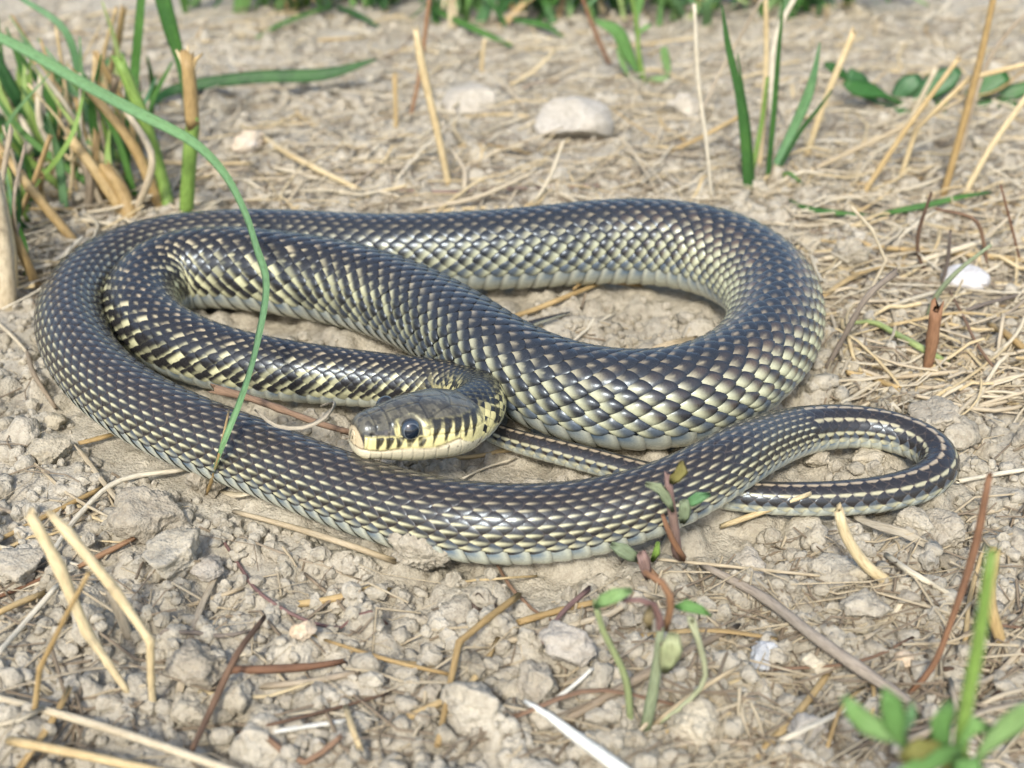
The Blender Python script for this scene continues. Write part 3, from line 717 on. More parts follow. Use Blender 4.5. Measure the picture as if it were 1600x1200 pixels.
part('blade', None, 'lightgreen', [17, 15, 11], [(38, 262, 6), (18, 190, 6), (-4, 130, 6)], 'blade')
part('blade', None, 'green', [13, 13, 10], [(136, 240, 12), (112, 170, 12), (78, 96, 14)], 'blade')
part('blade', None, 'green', [11, 12, 5], [(186, 258, 12), (160, 196, 12), (150, 120, 14)], 'blade')
part('blade', None, 'green', [12, 12, 4], [(205, 236, 12), (232, 170, 12), (270, 96, 14)], 'blade')
part('blade', None, 'darkleaf', [10, 26, 24, 6], [(150, 170, 20), (152, 130, 22), (168, 106, 24), (196, 84, 26)], 'blade')
for k in range(170):
    bx = rng.uniform(-70, 235); by = rng.uniform(200, 335) if bx > 60 else rng.uniform(220, 470)
    L = rng.uniform(60, 230); lean = rng.normal(-.28, .34); gr = rng.random() < .5
    w = rng.uniform(7, 14) if gr else rng.choice([rng.uniform(3, 7), rng.uniform(7, 14)]); cv = rng.normal(0, .12)
    pts = [(bx, by, 0), (bx+L*(.5*lean+cv), by-L*.55, rng.normal(0, 5)), (bx+L*lean, by-L, rng.normal(0, 9))]
    part('blade' if gr else 'stalk', None, rng.choice(['green', 'bluegreen', 'lightgreen']) if gr else rng.choice(['straw', 'straw', 'pale_straw', 'grey_straw']), [w, w*.95, w*(.25 if gr else .85)], pts, 'blade' if gr else 'tube', flat=.8)
thing('long_grass_blade', 'long bluish green grass blade bending down across the snake\'s coils', 'grass blade', 'bluegreen', [14, 17, 18, 18, 16, 14, 13, 14, 16, 18, 15, 12, 8, 4],
      [(-40, 40, 72), (40, 78, 68), (130, 130, 63), (220, 178, 58), (300, 220, 55), (350, 268, 52), (384, 330, 48), (404, 390, 44), (419, 440, 40), (407, 530, 35), (380, 622, 32), (352, 690, 26), (338, 728, 17), (326, 756, 2)], 'G', 'blade', float_=True, fold=.5)
thing('dry_sheath', 'dry split straw tip under the long green blade at the snake\'s side', 'straw', 'straw', [3, 5, 6, 5], [(358, 640, 29), (345, 700, 24), (336, 735, 14), (322, 774, 0)], 'G', float_=True)
# green tuft right of the middle
tuft = empty('grass_tuft', tuple(G(1180, 296))); tag(tuft, 'upright tuft of dark green grass blades behind the snake\'s right bend', 'grass tuft')
tp = lambda *a, **k: part(*a, parent=tuft, **k)
tp('blade', None, 'green', [15, 16, 13, 10, 3], [(1169, 304, 0), (1164, 220, 0), (1153, 140, 0), (1137, 70, 0), (1128, 8, 0)], 'blade')
tp('blade', None, 'green', [10, 10, 6, 3], [(1176, 300, 2), (1168, 200, 2), (1160, 140, 2), (1152, 84, 2)], 'blade')
tp('blade', None, 'green', [8, 10, 8, 3], [(1198, 290, 0), (1209, 170, 0), (1216, 80, 0), (1224, 0, 0)], 'blade')
tp('blade', None, 'bluegreen', [9, 15, 16, 10, 2], [(1204, 272, 4), (1238, 205, 4), (1262, 150, 4), (1273, 110, 4), (1281, 66, 4)], 'blade')
tp('blade', None, 'green', [6, 8, 6, 3], [(1215, 268, 4), (1250, 205, 4), (1282, 165, 4), (1300, 140, 4)], 'blade')
tp('blade', None, 'lightgreen', [8, 8, 6], [(1172, 280, 8), (1190, 190, 8), (1199, 120, 8)], 'blade')
tp('stalk', None, 'straw', [10, 9, 8], [(1186, 262, 10), (1197, 100, 10), (1196, -20, 10)])
tp('stalk', None, 'pale_straw', [9, 9, 8], [(1208, 240, 10), (1212, 60, 10), (1245, -10, 10)])
tp('blade', None, 'green', [5, 6, 4], [(1225, 290, 2), (1228, 268, -4), (1255, 288, -8)], 'blade')
# upright straws behind and at right
def up(name, label, mat, w, pts, **k): return thing(name, label, 'straw' if 'straw' in name or 'stalk' in name else 'twig', mat, w, pts, 'U', **k)
up('straw_stalk', 'stout golden cut stalk with a bent white tip beside the green tuft', 'straw', [11, 11, 12], [(1258, 250, 0), (1290, 155, 0), (1333, 52, 0)])
up('straw_stalk', 'thin pale cut straw, shorter of two leaning in parallel at right', 'pale_straw', [8, 8, 8], [(1400, 220, 0), (1420, 190, 0), (1462, 108, 0)])
up('straw_stalk', 'long cut straw leaning in front of its shorter parallel neighbour at right', 'straw', [9, 9, 8], [(1345, 308, 0), (1410, 210, 0), (1497, 92, 0)])
up('straw_stalk', 'golden straw kinked near its foot, reaching right out of frame', 'straw', [8, 9, 9, 8], [(1405, 284, 0), (1432, 200, 0), (1515, 122, 0), (1612, 98, 0)], kink=True)
up('straw_stalk', 'tallest golden straw at right, rising past the top of the frame', 'straw', [12, 12, 11, 10], [(1472, 312, 0), (1502, 205, 0), (1532, 90, 0), (1556, -20, 0)])
up('straw_stalk', 'pale thin straw pressed against the tallest golden straw', 'pale_straw', [8, 9, 8], [(1478, 300, 0), (1512, 160, 0), (1540, 60, 0)])
up('straw_stalk', 'forked straw crossing behind the tallest golden straw', 'grey_straw', [7, 8, 7, 5], [(1498, 250, 8), (1540, 105, 8), (1572, 54, 8), (1606, 18, 8)])
up('straw_stalk', 'tan straw slanting out at the right edge', 'straw', [11, 10, 10], [(1502, 312, 0), (1548, 230, 0), (1612, 140, 0)])
up('straw_stalk', 'thin straw slanting low across the foot of the leaning pair', 'pale_straw', [7, 8, 7, 6], [(1250, 274, 0), (1400, 204, -4), (1440, 186, -6), (1512, 152, -8)])
up('straw_stalk', 'golden straw leaning left against the green tuft', 'straw', [8, 7, 8], [(1022, 246, 0), (1080, 222, 0), (1156, 182, 0)])
up('straw_stalk', 'very thin tall straw left of the green tuft', 'pale_straw', [5, 6, 7, 6], [(1112, 310, 0), (1104, 225, 0), (1091, 125, 0), (1085, 8, 0)])
up('straw_stalk', 'thin straw leaning right behind the green tuft', 'grey_straw', [5, 6, 5], [(1090, 190, 20), (1122, 120, 20), (1192, -5, 20)])
up('straw_stalk', 'frayed pale stalk with a dark foot standing in the middle distance', 'straw', [10, 12, 13, 14, 9], [(702, 292, 0), (682, 200, 0), (668, 140, 0), (656, 85, 0), (650, 48, 0)])
up('straw_stalk', 'reddish thin stem leaning on the frayed pale stalk', 'red_twig', [6, 7, 7], [(640, 190, 4), (655, 120, 4), (672, -10, 4)])
up('straw_stalk', 'short broken straw stub beside the frayed pale stalk', 'straw', [7, 7, 8], [(619, 205, 0), (618, 160, 0), (617, 122, 0)])
up('straw_stalk', 'thin ochre straw upright in the middle distance', 'straw', [5, 6, 5], [(752, 120, 0), (754, 90, 0), (757, 62, 0)])
up('stem_twig', 'dry reddish stem sloping past the distant seedling', 'red_twig', [6, 7, 6], [(955, 106, 0), (930, 50, 0), (908, -10, 0)])
up('stem_twig', 'dark curved twig standing among straw right of the snake', 'twig', [5, 6, 7, 5], [(1452, 432, 0), (1436, 402, 0), (1434, 370, 0), (1455, 302, 0)])
up('stem_twig', 'arched dark twig beside the white shell', 'twig', [4, 6, 6, 4], [(1543, 420, 0), (1538, 385, 0), (1524, 344, 0), (1462, 326, 0)])
up('stem_twig', 'thin brown stem rising right of the dark curved twig', 'grey_twig', [6, 7, 5], [(1470, 452, 0), (1480, 410, 0), (1485, 362, 0)])
up('stem_twig', 'hair-thin reddish stem at the right edge by the shell', 'red_twig', [3, 4, 3], [(1598, 424, 0), (1582, 360, 0), (1564, 290, 0)])
up('cut_stump_twig', 'short orange-brown cut stem standing like a peg', 'red_twig', [13, 19, 20, 19], [(1446, 588, 0), (1454, 550, 0), (1459, 512, 0), (1463, 484, 0)], rough=.2)
up('stem_twig', 'dark weathered stem leaning by the snake\'s right bend', 'grey_twig', [10, 9, 10, 11], [(1288, 582, 0), (1322, 520, 0), (1358, 460, 0), (1394, 430, 0)], rough=.3)
up('straw_stalk', 'grey-green straw leaning across the white shell', 'palegreen', [6, 8, 8, 5], [(1447, 502, 0), (1462, 464, -2), (1495, 425, -4), (1548, 383, -6)])
up('straw_stalk', 'thin straw bent sharply at mid height right of the snake', 'pale_straw', [5, 5, 6, 5], [(1352, 470, 0), (1384, 407, 0), (1362, 358, 0), (1330, 323, 0)], kink=True)
# foreground stubble
up('straw_stalk', 'yellow jointed stubble stalk in the left foreground, white at its cut tip', 'straw', [11, 13, 17, 20, 19], [(206, 1090, 0), (168, 1035, 2), (135, 986, 4), (92, 885, 6), (52, 812, 8)], kink=True)
up('straw_stalk', 'bent pale stubble stalk next to the yellow jointed one', 'straw', [12, 12, 14, 17, 18, 12], [(240, 1118, 0), (236, 1060, 0), (235, 1002, 0), (178, 920, 4), (106, 832, 8), (80, 804, 10)], kink=True)
up('straw_stalk', 'thin straw crossing behind the yellow jointed stalk', 'straw', [9, 9, 8, 7], [(52, 1128, 0), (62, 1045, 0), (100, 968, 0), (138, 896, 0)], kink=True)
up('straw_stalk', 'short thick stub behind the bent pale stalk', 'grey_straw', [14, 18, 18], [(204, 1004, 0), (188, 960, 0), (172, 920, 0)])
up('stem_twig', 'brown cut stem curving up in the right foreground', 'straw', [19, 19, 18, 17, 16], [(1392, 912, 0), (1355, 885, 0), (1332, 855, 0), (1318, 828, 0), (1311, 800, 0)])
up('stem_twig', 'reddish jointed stem rising at the right foreground', 'red_twig', [7, 10, 10, 13, 10], [(1412, 1092, 0), (1455, 1045, 0), (1490, 960, 2), (1522, 860, 4), (1545, 748, 6)])
up('straw_stalk', 'blurred tan stalk tip beside the reddish jointed stem', 'straw', [18, 22, 18], [(1566, 1010, 0), (1545, 930, 0), (1553, 866, 0)])
# lying straws, twigs and roots, one by one
def lie(name, label, mat, w, pts, **k): return thing(name, label, 'straw' if 'straw' in name else ('leaf' if 'leaf' in name else 'twig'), mat, w, pts, 'G', **k)
lie('straw', 'long bleached straw lying across the bottom left corner', 'pale_straw', 14, [(-30, 1085, 5), (100, 1118, 5), (250, 1165, 5), (400, 1218, 5)], float_=True)
lie('straw', 'blurred tan straw along the bottom left edge', 'straw', 15, [(20, 1158, 6), (150, 1184, 6), (290, 1216, 6)], float_=True)
lie('straw', 'yellow straw pointing right from the left edge below the snake', 'straw', 8, [(-10, 848, 2), (80, 802, 2), (160, 762, 2)])
lie('straw', 'pale curved straw ending under the snake\'s left side', 'pale_straw', [8, 9, 9, 7], [(78, 868, 2), (128, 800, 3), (185, 752, 3), (294, 733, 2)])
lie('straw', 'thin pale straw crossing the curved one at left', 'pale_straw', [4, 6, 4], [(50, 720, 1), (110, 774, 1), (184, 815, 0)])
lie('straw', 'whitish straw behind the yellow stubble stalk', 'pale_straw', 7, [(-10, 852, 2), (75, 872, 2), (140, 888, 1)])
lie('straw', 'pale straw slanting up from the left edge', 'pale_straw', 9, [(-8, 1026, 3), (40, 972, 3), (92, 912, 2)])
lie('straw', 'ochre straw end at the left edge', 'straw', 10, [(-12, 962, 2), (30, 942, 3), (66, 928, 2)])
lie('twig', 'rust-red twig at the left edge below the yellow straw', 'red_twig', 6, [(-8, 934, 1), (35, 918, 1), (76, 898, 1)])
lie('twig', 'short brown bark strip beside the big grey clod', 'red_twig', [7, 10, 8], [(126, 884, 2), (168, 862, 3), (208, 842, 2)], rough=.25)
lie('straw', 'long cream straw lying below the snake\'s front coil', 'pale_straw', [8, 10, 11, 10], [(368, 800, 3), (450, 822, 3), (540, 850, 3), (614, 876, 1)])
lie('twig', 'dark leaning twig in the left foreground', 'twig', [8, 11, 11, 10], [(412, 966, 8), (366, 1030, 8), (330, 1108, 6), (298, 1176, 3)], float_=True)
lie('root', 'long purplish root curving over the crusted soil', 'purple', [5, 6, 6, 6, 5, 4], [(342, 834, 1), (378, 890, 1), (410, 930, 1), (465, 964, 1), (520, 980, 1), (604, 974, 1)])
lie('twig', 'thin straight tan twig above the purplish root', 'grey_straw', [5, 6, 4], [(478, 898, 1), (515, 930, 1), (552, 966, 1)])
lie('twig', 'thick reddish root piece half buried in the foreground', 'red_twig', [13, 14, 12, 9], [(352, 1048, 2), (410, 1046, 3), (480, 1042, 3), (534, 1034, 1)], rough=.2)
lie('twig', 'thin dark twig crossing the foreground clods', 'twig', [5, 6, 6, 4], [(372, 1144, 3), (440, 1128, 4), (520, 1108, 4), (604, 1084, 3)])
lie('straw', 'flat bright white straw strip in the foreground', 'white_straw', 10, [(432, 1142, 2), (490, 1133, 2), (542, 1126, 2)], flat=.4)
lie('straw', 'short yellow straw strip beside the white strip', 'straw', [9, 10, 9], [(540, 1104, 4), (550, 1136, 4), (562, 1168, 3)], flat=.5)
lie('straw', 'thin tan straw casting a soft shadow in the foreground middle', 'straw', [5, 7, 6], [(508, 1000, 4), (610, 1032, 5), (704, 1054, 2)], float_=True)
lie('straw', 'golden straw bent at a dark joint in the foreground middle', 'straw', [10, 10, 11, 11, 11], [(684, 1164, 3), (700, 1085, 5), (717, 1004, 6), (760, 968, 5), (808, 932, 3)], kink=True, float_=True)
lie('straw', 'short thin straw below the clod touching the snake', 'straw', 4, [(724, 909, 1), (780, 904, 1), (838, 900, 1)])
lie('twig', 'thin curling brown stem right of the clod touching the snake', 'twig', [4, 6, 5, 4], [(770, 870, 2), (800, 920, 2), (832, 952, 2), (862, 970, 2)])
lie('straw', 'ochre straw piece above the pale angular stone', 'straw', [11, 11, 9], [(812, 972, 2), (870, 955, 3), (924, 942, 3)])
lie('twig', 'purplish twig leaning on the pale angular stone', 'purple', [6, 8, 9], [(848, 1002, 4), (876, 960, 5), (918, 922, 4)])
lie('twig', 'long weathered grey stick across the right foreground', 'grey_twig', [12, 16, 19, 19, 15], [(1100, 884, 4), (1190, 932, 5), (1280, 1000, 5), (1360, 1056, 5), (1440, 1110, 3)], float_=True, rough=.25)
lie('straw', 'wide bluish white straw at the bottom edge, cut at an angle', 'white_straw', [7, 14, 18, 21, 22], [(820, 1096, 4), (862, 1122, 5), (890, 1144, 5), (940, 1180, 5), (1000, 1224, 5)], float_=True)
lie('twig', 'tan half-buried stick behind the wilted seedling', 'grey_straw', [14, 16, 15, 10], [(880, 1128, 2), (960, 1082, 3), (1050, 1030, 3), (1150, 980, 2)], rough=.15)
lie('straw', 'small bright white sliver beside the pale angular stone', 'white_straw', [7, 8, 6], [(874, 1088, 3), (898, 1070, 4), (922, 1048, 3)])
lie('straw', 'pale straw lying by the snake\'s thin tail loop', 'straw', [9, 10, 7], [(1128, 822, 2), (1190, 800, 5), (1264, 772, 9)], float_=True)
lie('straw', 'fine pale straw on the ground right of the purple seedling', 'pale_straw', [5, 6, 5], [(1022, 873, 1), (1150, 886, 2), (1304, 902, 1)])
lie('dry_leaf', 'curled pinkish dry leaf below the tail loop', 'dryleaf', [4, 14, 15, 8], [(1326, 806, 3), (1372, 822, 4), (1420, 836, 3), (1468, 866, 1)], kind='blade')
lie('straw', 'straw reaching from the tail loop to the right edge', 'pale_straw', [7, 8, 8], [(1498, 752, 2), (1550, 742, 2), (1612, 732, 2)])
lie('straw', 'short whitish straw right of the brown cut stem', 'pale_straw', [9, 10, 8], [(1386, 868, 2), (1430, 898, 3), (1494, 934, 2)])
lie('straw', 'yellow straw lying diagonally behind the left coil', 'straw', [9, 10, 9], [(402, 208, 2), (460, 246, 2), (556, 294, 2)])
lie('root', 'thin reddish root lying straight behind the snake', 'purple', [4, 5, 5, 4], [(612, 296, 1), (700, 300, 1), (820, 294, 1), (940, 290, 1)])
lie('straw', 'golden straw inside the snake\'s right loop', 'straw', [7, 9, 8, 6], [(786, 500, 2), (840, 482, 2), (884, 464, 2), (934, 444, 2)])
lie('straw', 'thin straw inside the right loop near the dry leaf', 'pale_straw', [4, 5, 3], [(884, 544, 2), (916, 516, 2), (962, 488, 2)])
lie('dry_leaf', 'pale narrow dry leaf in the right loop', 'pale_straw', [3, 14, 4], [(1006, 548, 1), (1044, 540, 2), (1090, 526, 1)], kind='blade')
lie('straw', 'curly straw end touching the coil at the top of the right loop', 'straw', [4, 6, 5], [(896, 452, 2), (915, 440, 4), (1000, 446, 1)])
lie('straw', 'long golden straw lying level right of the snake', 'straw', [5, 8, 9, 9], [(1272, 374, 3), (1390, 388, 3), (1500, 396, 3), (1612, 408, 3)])
lie('straw', 'tan flat leaf-like straw beside the round clod', 'straw', [9, 11, 9, 5], [(1282, 466, 2), (1330, 434, 3), (1380, 416, 3), (1428, 416, 3)], flat=.4)
lie('straw', 'pale straw rising toward the arched dark twig', 'pale_straw', [7, 9, 9], [(1418, 414, 3), (1480, 394, 5), (1540, 376, 6)], float_=True)
lie('green_shoot_straw', 'green shoot with a pale end lying right of the snake', 'lightgreen', [4, 8, 10, 11, 9], [(1322, 506, 3), (1362, 503, 4), (1400, 522, 4), (1440, 544, 4), (1478, 566, 2)])
lie('straw', 'whitish thin straw below the shell', 'pale_straw', [5, 7, 6], [(1366, 488, 2), (1410, 472, 3), (1464, 456, 3)])
lie('straw', 'pale straw lying from shell to orange peg', 'pale_straw', [6, 7, 7, 6], [(1462, 462, 2), (1474, 496, 2), (1490, 534, 2), (1520, 572, 1)])
lie('twig', 'grey twig sloping right behind the orange peg', 'grey_twig', [6, 7, 5], [(1466, 502, 3), (1530, 478, 3), (1612, 456, 3)])
lie('twig', 'dark fine twig running down right of the orange peg', 'twig', [4, 5, 5, 4], [(1484, 456, 2), (1504, 492, 2), (1528, 540, 2), (1560, 584, 1)])
lie('straw', 'thick tan straw at the right edge below the grey twig', 'straw', [9, 11, 10], [(1546, 506, 2), (1580, 528, 2), (1614, 556, 2)])
lie('straw', 'tan straw at the snake\'s right bend pointing to the tail loop', 'straw', [8, 10, 9], [(1324, 582, 2), (1362, 592, 2), (1402, 606, 2)])
lie('straw', 'pale level straw under the orange peg', 'pale_straw', [5, 8, 7], [(1376, 592, 3), (1440, 586, 3), (1504, 580, 3)])
lie('straw', 'pale straw lying over the soil above the tail loop', 'pale_straw', [8, 9, 6], [(1424, 628, 3), (1470, 640, 3), (1502, 652, 2)])
lie('straw', 'grey-green straw lying left of the round clod', 'pale_straw', [8, 9, 8], [(1246, 414, 3), (1280, 406, 3), (1310, 400, 3)])
lie('green_blade_straw', 'long green blade lying flat far right behind the straw', 'green', [4, 9, 10, 8, 4], [(1362, 338, 4), (1400, 330, 4), (1450, 320, 5), (1500, 308, 4), (1550, 300, 3)], kind='blade', fold=.15)
lie('green_blade_straw', 'short green blade lying flat just behind the right bend', 'green', [4, 9, 9, 4], [(1232, 312, 4), (1262, 326, 4), (1300, 332, 4), (1360, 336, 3)], kind='blade', fold=.15)
lie('straw', 'straw under the snake\'s chin, lying on bare soil', 'straw', [5, 7, 6], [(682, 716, 2), (736, 714, 2), (796, 704, 2)])
lie('straw', 'thin straw below the neck, pointing at the tail', 'pale_straw', [3, 4, 3], [(722, 748, 1), (760, 730, 2), (806, 716, 2)])
lie('straw', 'orange-brown straw chip at the snake\'s left belly', 'straw', [10, 12, 10], [(126, 692, 2), (150, 686, 2), (172, 680, 2)], flat=.5)
lie('straw', 'loose straw bundle fragment below the blade\'s withered tip', 'pale_straw', [8, 16, 12], [(348, 768, 2), (372, 774, 3), (392, 770, 3)], flat=.4)
lie('straw', 'short straw at the left edge beside the coil', 'grey_straw', [7, 8, 6], [(42, 548, 2), (56, 590, 2), (86, 636, 1)])
lie('straw', 'pale bent straw crossing into the frame left of the coil', 'pale_straw', [5, 6, 5], [(-8, 500, 2), (24, 530, 3), (50, 560, 2)])
lie('straw', 'short bleached straw on the clods by the foreground root', 'pale_straw', [6, 8, 7], [(296, 946, 2), (336, 934, 2), (376, 920, 2)])
lie('straw', 'thin straw running past the foreground stubble foot', 'grey_straw', [3, 4, 4, 3], [(-8, 1082, 4), (90, 1056, 5), (170, 1042, 5), (290, 1044, 4)], float_=True)
lie('twig', 'grey wiry twig curving by the bent pale stalk', 'grey_twig', [4, 7, 7, 5], [(240, 1000, 2), (290, 988, 2), (350, 994, 2), (388, 986, 2)])
# the twig on the snake
tw = thing('brown_twig', 'light brown twig lying over the snake\'s front coil by its snout', 'twig', 'tan_twig', [15, 11, 12, 11, 10], [(336, 608, 26), (390, 622, 25), (440, 640, 24), (500, 662, 22), (548, 676, 19)], 'G', float_=True, rough=.3)
thing('dry_leaf', None, None, 'dryleaf', [3, 7, 10, 14, 16, 12, 3], [(398, 640, 26), (436, 668, 26), (476, 670, 26), (506, 658, 27), (518, 644, 29), (526, 626, 31), (500, 634, 31)], 'G', 'blade', float_=True, parent=tw, fold=.7, twist=1.6)
# seedlings
def plant(name, label, cat, base):
    e_ = empty(name, tuple(G(*base))); tag(e_, label, cat); return e_
sd = plant('wilted_seedling', 'wilted pale green seedling with drooping stems in the foreground', 'seedling', (1000, 1140))
sp_ = lambda n, l, m_, w, pts, kind='tube', pr=None, **k: part(n, l, m_, w, pts, kind, parent=pr, **k)
sp_('stem', None, 'paleseed', [12, 11, 11, 10, 9], [(986, 1140, 0), (978, 1062, 0), (960, 1020, 0), (942, 985, 0), (931, 945, 0)], pr=sd, att=True)
sp_('stem', 'purple-tinged stem', 'palegreen', [20, 18, 14, 12], [(1008, 1142, 0), (1022, 1070, 0), (1028, 1020, 0), (1032, 985, 0)], pr=sd, att=True)
sp_('stem', None, 'purple', [12, 13, 12, 10, 8], [(1029, 1020, 0), (1032, 980, 0), (1022, 946, 0), (1004, 938, 0), (975, 938, 0)], pr=sd, att=True)
sp_('crown', None, 'pale_straw', [12, 18, 18, 12], [(978, 1140, 2), (992, 1146, 1), (1010, 1146, 1), (1026, 1130, 1)], pr=sd, att=True)
sp_('stem', None, 'pale_straw', [11, 9, 6], [(1022, 1132, 0), (1090, 1080, 2), (1152, 1042, 4)], pr=sd, att=True)
sp_('stem', None, 'paleseed', [8, 8, 8, 10, 13], [(1022, 1134, 0), (1070, 1100, 0), (1101, 1062, 0), (1094, 1010, 0), (1082, 974, 0)], pr=sd, att=True)
sp_('leaf', None, 'leaf', [5, 22, 22, 8], [(928, 950, -2), (946, 936, -3), (968, 928, -4), (988, 922, -4)], 'blade', pr=sd, att=True)
sp_('leaf', None, 'olive', [6, 22, 18, 5], [(1016, 945, -2), (1014, 958, -3), (1013, 970, -4), (1016, 986, -4)], 'blade', pr=sd, att=True)
sp_('leaf', None, 'paleseed', [8, 30, 34, 18], [(1038, 1052, -2), (1044, 1028, -3), (1050, 1008, -4), (1052, 988, -3)], 'blade', pr=sd, att=True)
sp_('leaf', None, 'leaf', [6, 20, 16, 4], [(1054, 948, -2), (1072, 946, -3), (1092, 952, -4), (1112, 962, -5)], 'blade', pr=sd, att=True)
sp_('stem', 'brown withered stem', 'red_twig', [12, 13, 12, 8], [(1040, 980, 4), (1048, 945, 2), (1040, 915, 2), (1010, 895, 4)], pr=sd, att=True)
pu = plant('purple_seedling', 'small purple-stemmed seedling standing against the snake\'s front coil', 'seedling', (1056, 866))
q_ = np.argwhere((np.abs(Cx-pu.location[0]) < .006) & (Cy < pu.location[1]+.03) & (Cy > pu.location[1]-.03))[:, 0]
pu.location[1] = float((Cy[q_]-Cr[q_]).min())-.0025; pu.location[2] = float(hz(pu.location[0], pu.location[1])); print('purple base px', proj(np.array(pu.location)))
sp_('stem', None, 'purple', [16, 15, 14, 12], [(1058, 868, 0), (1052, 810, -4), (1047, 778, -4), (1044, 746, -4)], pr=pu, att=True)
sp_('leaf', None, 'olive', [6, 22, 20, 8], [(1048, 756, -6), (1058, 742, -7), (1066, 732, -7), (1064, 720, -7)], 'blade', pr=pu, att=True)
sp_('leaf', None, 'palegreen', [5, 16, 16, 7], [(1052, 800, -8), (1040, 776, -9), (1026, 760, -10), (1008, 756, -10)], 'blade', pr=pu, att=True)
sp_('leaf', None, 'bluegreen', [4, 16, 18, 6], [(1066, 790, -6), (1080, 784, -7), (1094, 776, -8), (1110, 772, -8)], 'blade', pr=pu, att=True)
sp_('leaf', None, 'palegreen', [8, 20, 14], [(1066, 818, -6), (1070, 800, -7), (1068, 780, -7)], 'blade', pr=pu, att=True)
sp_('stem', None, 'red_twig', [10, 10, 8, 5], [(1068, 872, -7), (1050, 842, -8), (1040, 818, -8), (1036, 806, -8)], pr=pu, att=True)
lo = plant('withered_seedling', 'brown withered seedling with one pale leaf below the front coil', 'seedling', (1030, 905))
sp_('stem', None, 'red_twig', [12, 13, 10], [(1048, 940, 0), (1022, 900, -1), (990, 868, -2)], pr=lo, att=True)
sp_('leaf', None, 'palegreen', [6, 22, 22, 10], [(1000, 876, -3), (984, 866, -4), (968, 856, -4), (954, 850, -4)], 'blade', pr=lo, att=True)
sp_('leaf', None, 'purple', [8, 22, 16], [(1012, 905, -4), (1006, 880, -5), (1000, 862, -5)], 'blade', pr=lo, att=True)
sp_('leaf', None, 'lightgreen', [6, 12, 6], [(1018, 878, 2), (1026, 862, 2), (1028, 846, 2)], 'blade', pr=lo, att=True)
br = plant('leafy_weed', 'blurred bright green weed with a tall stem in the bottom right corner', 'plant', (1490, 1500))
sp_('stem', 'tall upright green stem', 'lightgreen', [26, 25, 23, 22, 20, 16], [(1488, 1500, 0), (1500, 1180, 0), (1510, 1100, 0), (1526, 1020, 0), (1540, 930, 0), (1549, 868, 0)], pr=br, att=True)
for (pts_, ws, mm_) in (([(1400, 1152, -5), (1370, 1140, -6), (1340, 1118, -6), (1318, 1088, -6)], [18, 34, 34, 12], 'leaf'), ([(1402, 1148, -5), (1396, 1120, -5), (1390, 1095, -5), (1380, 1074, -5)], [20, 44, 34, 8], 'leaf'),
    ([(1410, 1150, -4), (1420, 1128, -4), (1424, 1112, -4), (1424, 1096, -4)], [16, 30, 28, 8], 'bluegreen'),
    ([(1478, 1170, -2), (1468, 1138, -2), (1474, 1112, -2), (1482, 1094, -2)], [20, 46, 44, 14], 'leaf'), ([(1508, 1150, -2), (1530, 1128, -2), (1550, 1140, -2)], [16, 30, 14], 'leaf'),
    ([(1545, 1162, -4), (1572, 1138, -4), (1596, 1116, -5), (1624, 1098, -6)], [22, 40, 38, 20], 'leaf'), ([(1500, 1180, -6), (1510, 1200, -8), (1530, 1230, -10)], [30, 50, 30], 'leaf'),
    ([(1460, 1165, -6), (1430, 1172, -8), (1405, 1186, -9)], [20, 34, 16], 'olive'), ([(1500, 1178, -2), (1450, 1190, -8), (1400, 1215, -12)], [20, 34, 20], 'leaf')):
    sp_('leaf', None, mm_, [8]+ws, [(1492, 1260, 0)]+pts_, 'blade', pr=br, fold=.15, att=True)
    list(br.children)[-1]
wd_ = plant('broadleaf_weed', 'low dark green broad-leaved weed lying behind the straw at far right', 'plant', (1420, 165))
for (pts_, ws) in (([(1360, 155, -2), (1345, 132, -4), (1325, 112, -6)], [10, 30, 14]), ([(1384, 150, -6), (1360, 142, -8), (1336, 138, -10), (1318, 128, -10)], [8, 26, 24, 8]), ([(1400, 158, 4), (1418, 134, 4), (1440, 122, 4)], [14, 34, 16]),
    ([(1420, 160, 2), (1455, 138, 0), (1485, 120, 0), (1500, 108, 0)], [14, 38, 34, 10]), ([(1430, 168, -4), (1460, 172, -8), (1480, 160, -10)], [12, 32, 14]), ([(1400, 170, -8), (1440, 190, -14), (1470, 196, -18)], [10, 26, 10]),
    ([(1510, 158, 0), (1545, 132, 0), (1575, 116, 0)], [12, 36, 18]), ([(1520, 165, -4), (1560, 168, -8), (1590, 160, -10)], [10, 30, 12]), ([(1330, 126, 10), (1305, 108, 10), (1288, 100, 10)], [6, 18, 8]), ([(1530, 150, 6), (1570, 148, 4), (1620, 130, 2)], [12, 28, 14])):
    sp_('leaf', None, 'darkleaf', [8]+ws, [(1420, 168, 0)]+pts_ if pts_[0][0] < 1500 else [(1515, 166, 0)]+pts_, 'blade', pr=wd_, fold=.15)
bs = plant('distant_seedling', 'small yellow-green seedling with narrow leaves on the bare soil far behind', 'seedling', (1006, 132))
sp_('stem', None, 'lightgreen', [7, 7, 6, 6], [(1008, 134, 0), (998, 85, 0), (996, 45, 0), (986, -10, 0)], pr=bs)
for (pts_, ws) in (([(1000, 118, 0), (980, 82, 0), (964, 50, 0), (930, 32, 0)], [6, 20, 22, 8]), ([(985, 120, -2), (972, 98, -2), (964, 74, -2)], [6, 12, 5]), ([(1042, 118, 0), (1040, 95, 0), (1036, 74, 0)], [8, 16, 13]), ([(998, 52, 0), (1008, 44, 0), (1018, 38, 0)], [5, 9, 4]), ([(994, 30, 0), (1000, 0, 0), (994, -30, 0)], [8, 15, 8]), ([(1010, 128, -4), (1030, 124, -6), (1050, 128, -8)], [6, 12, 5])):
    sp_('leaf', None, 'leaf', [4]+ws, [(1008, 132, 0)]+pts_, 'blade', pr=bs, fold=.2)
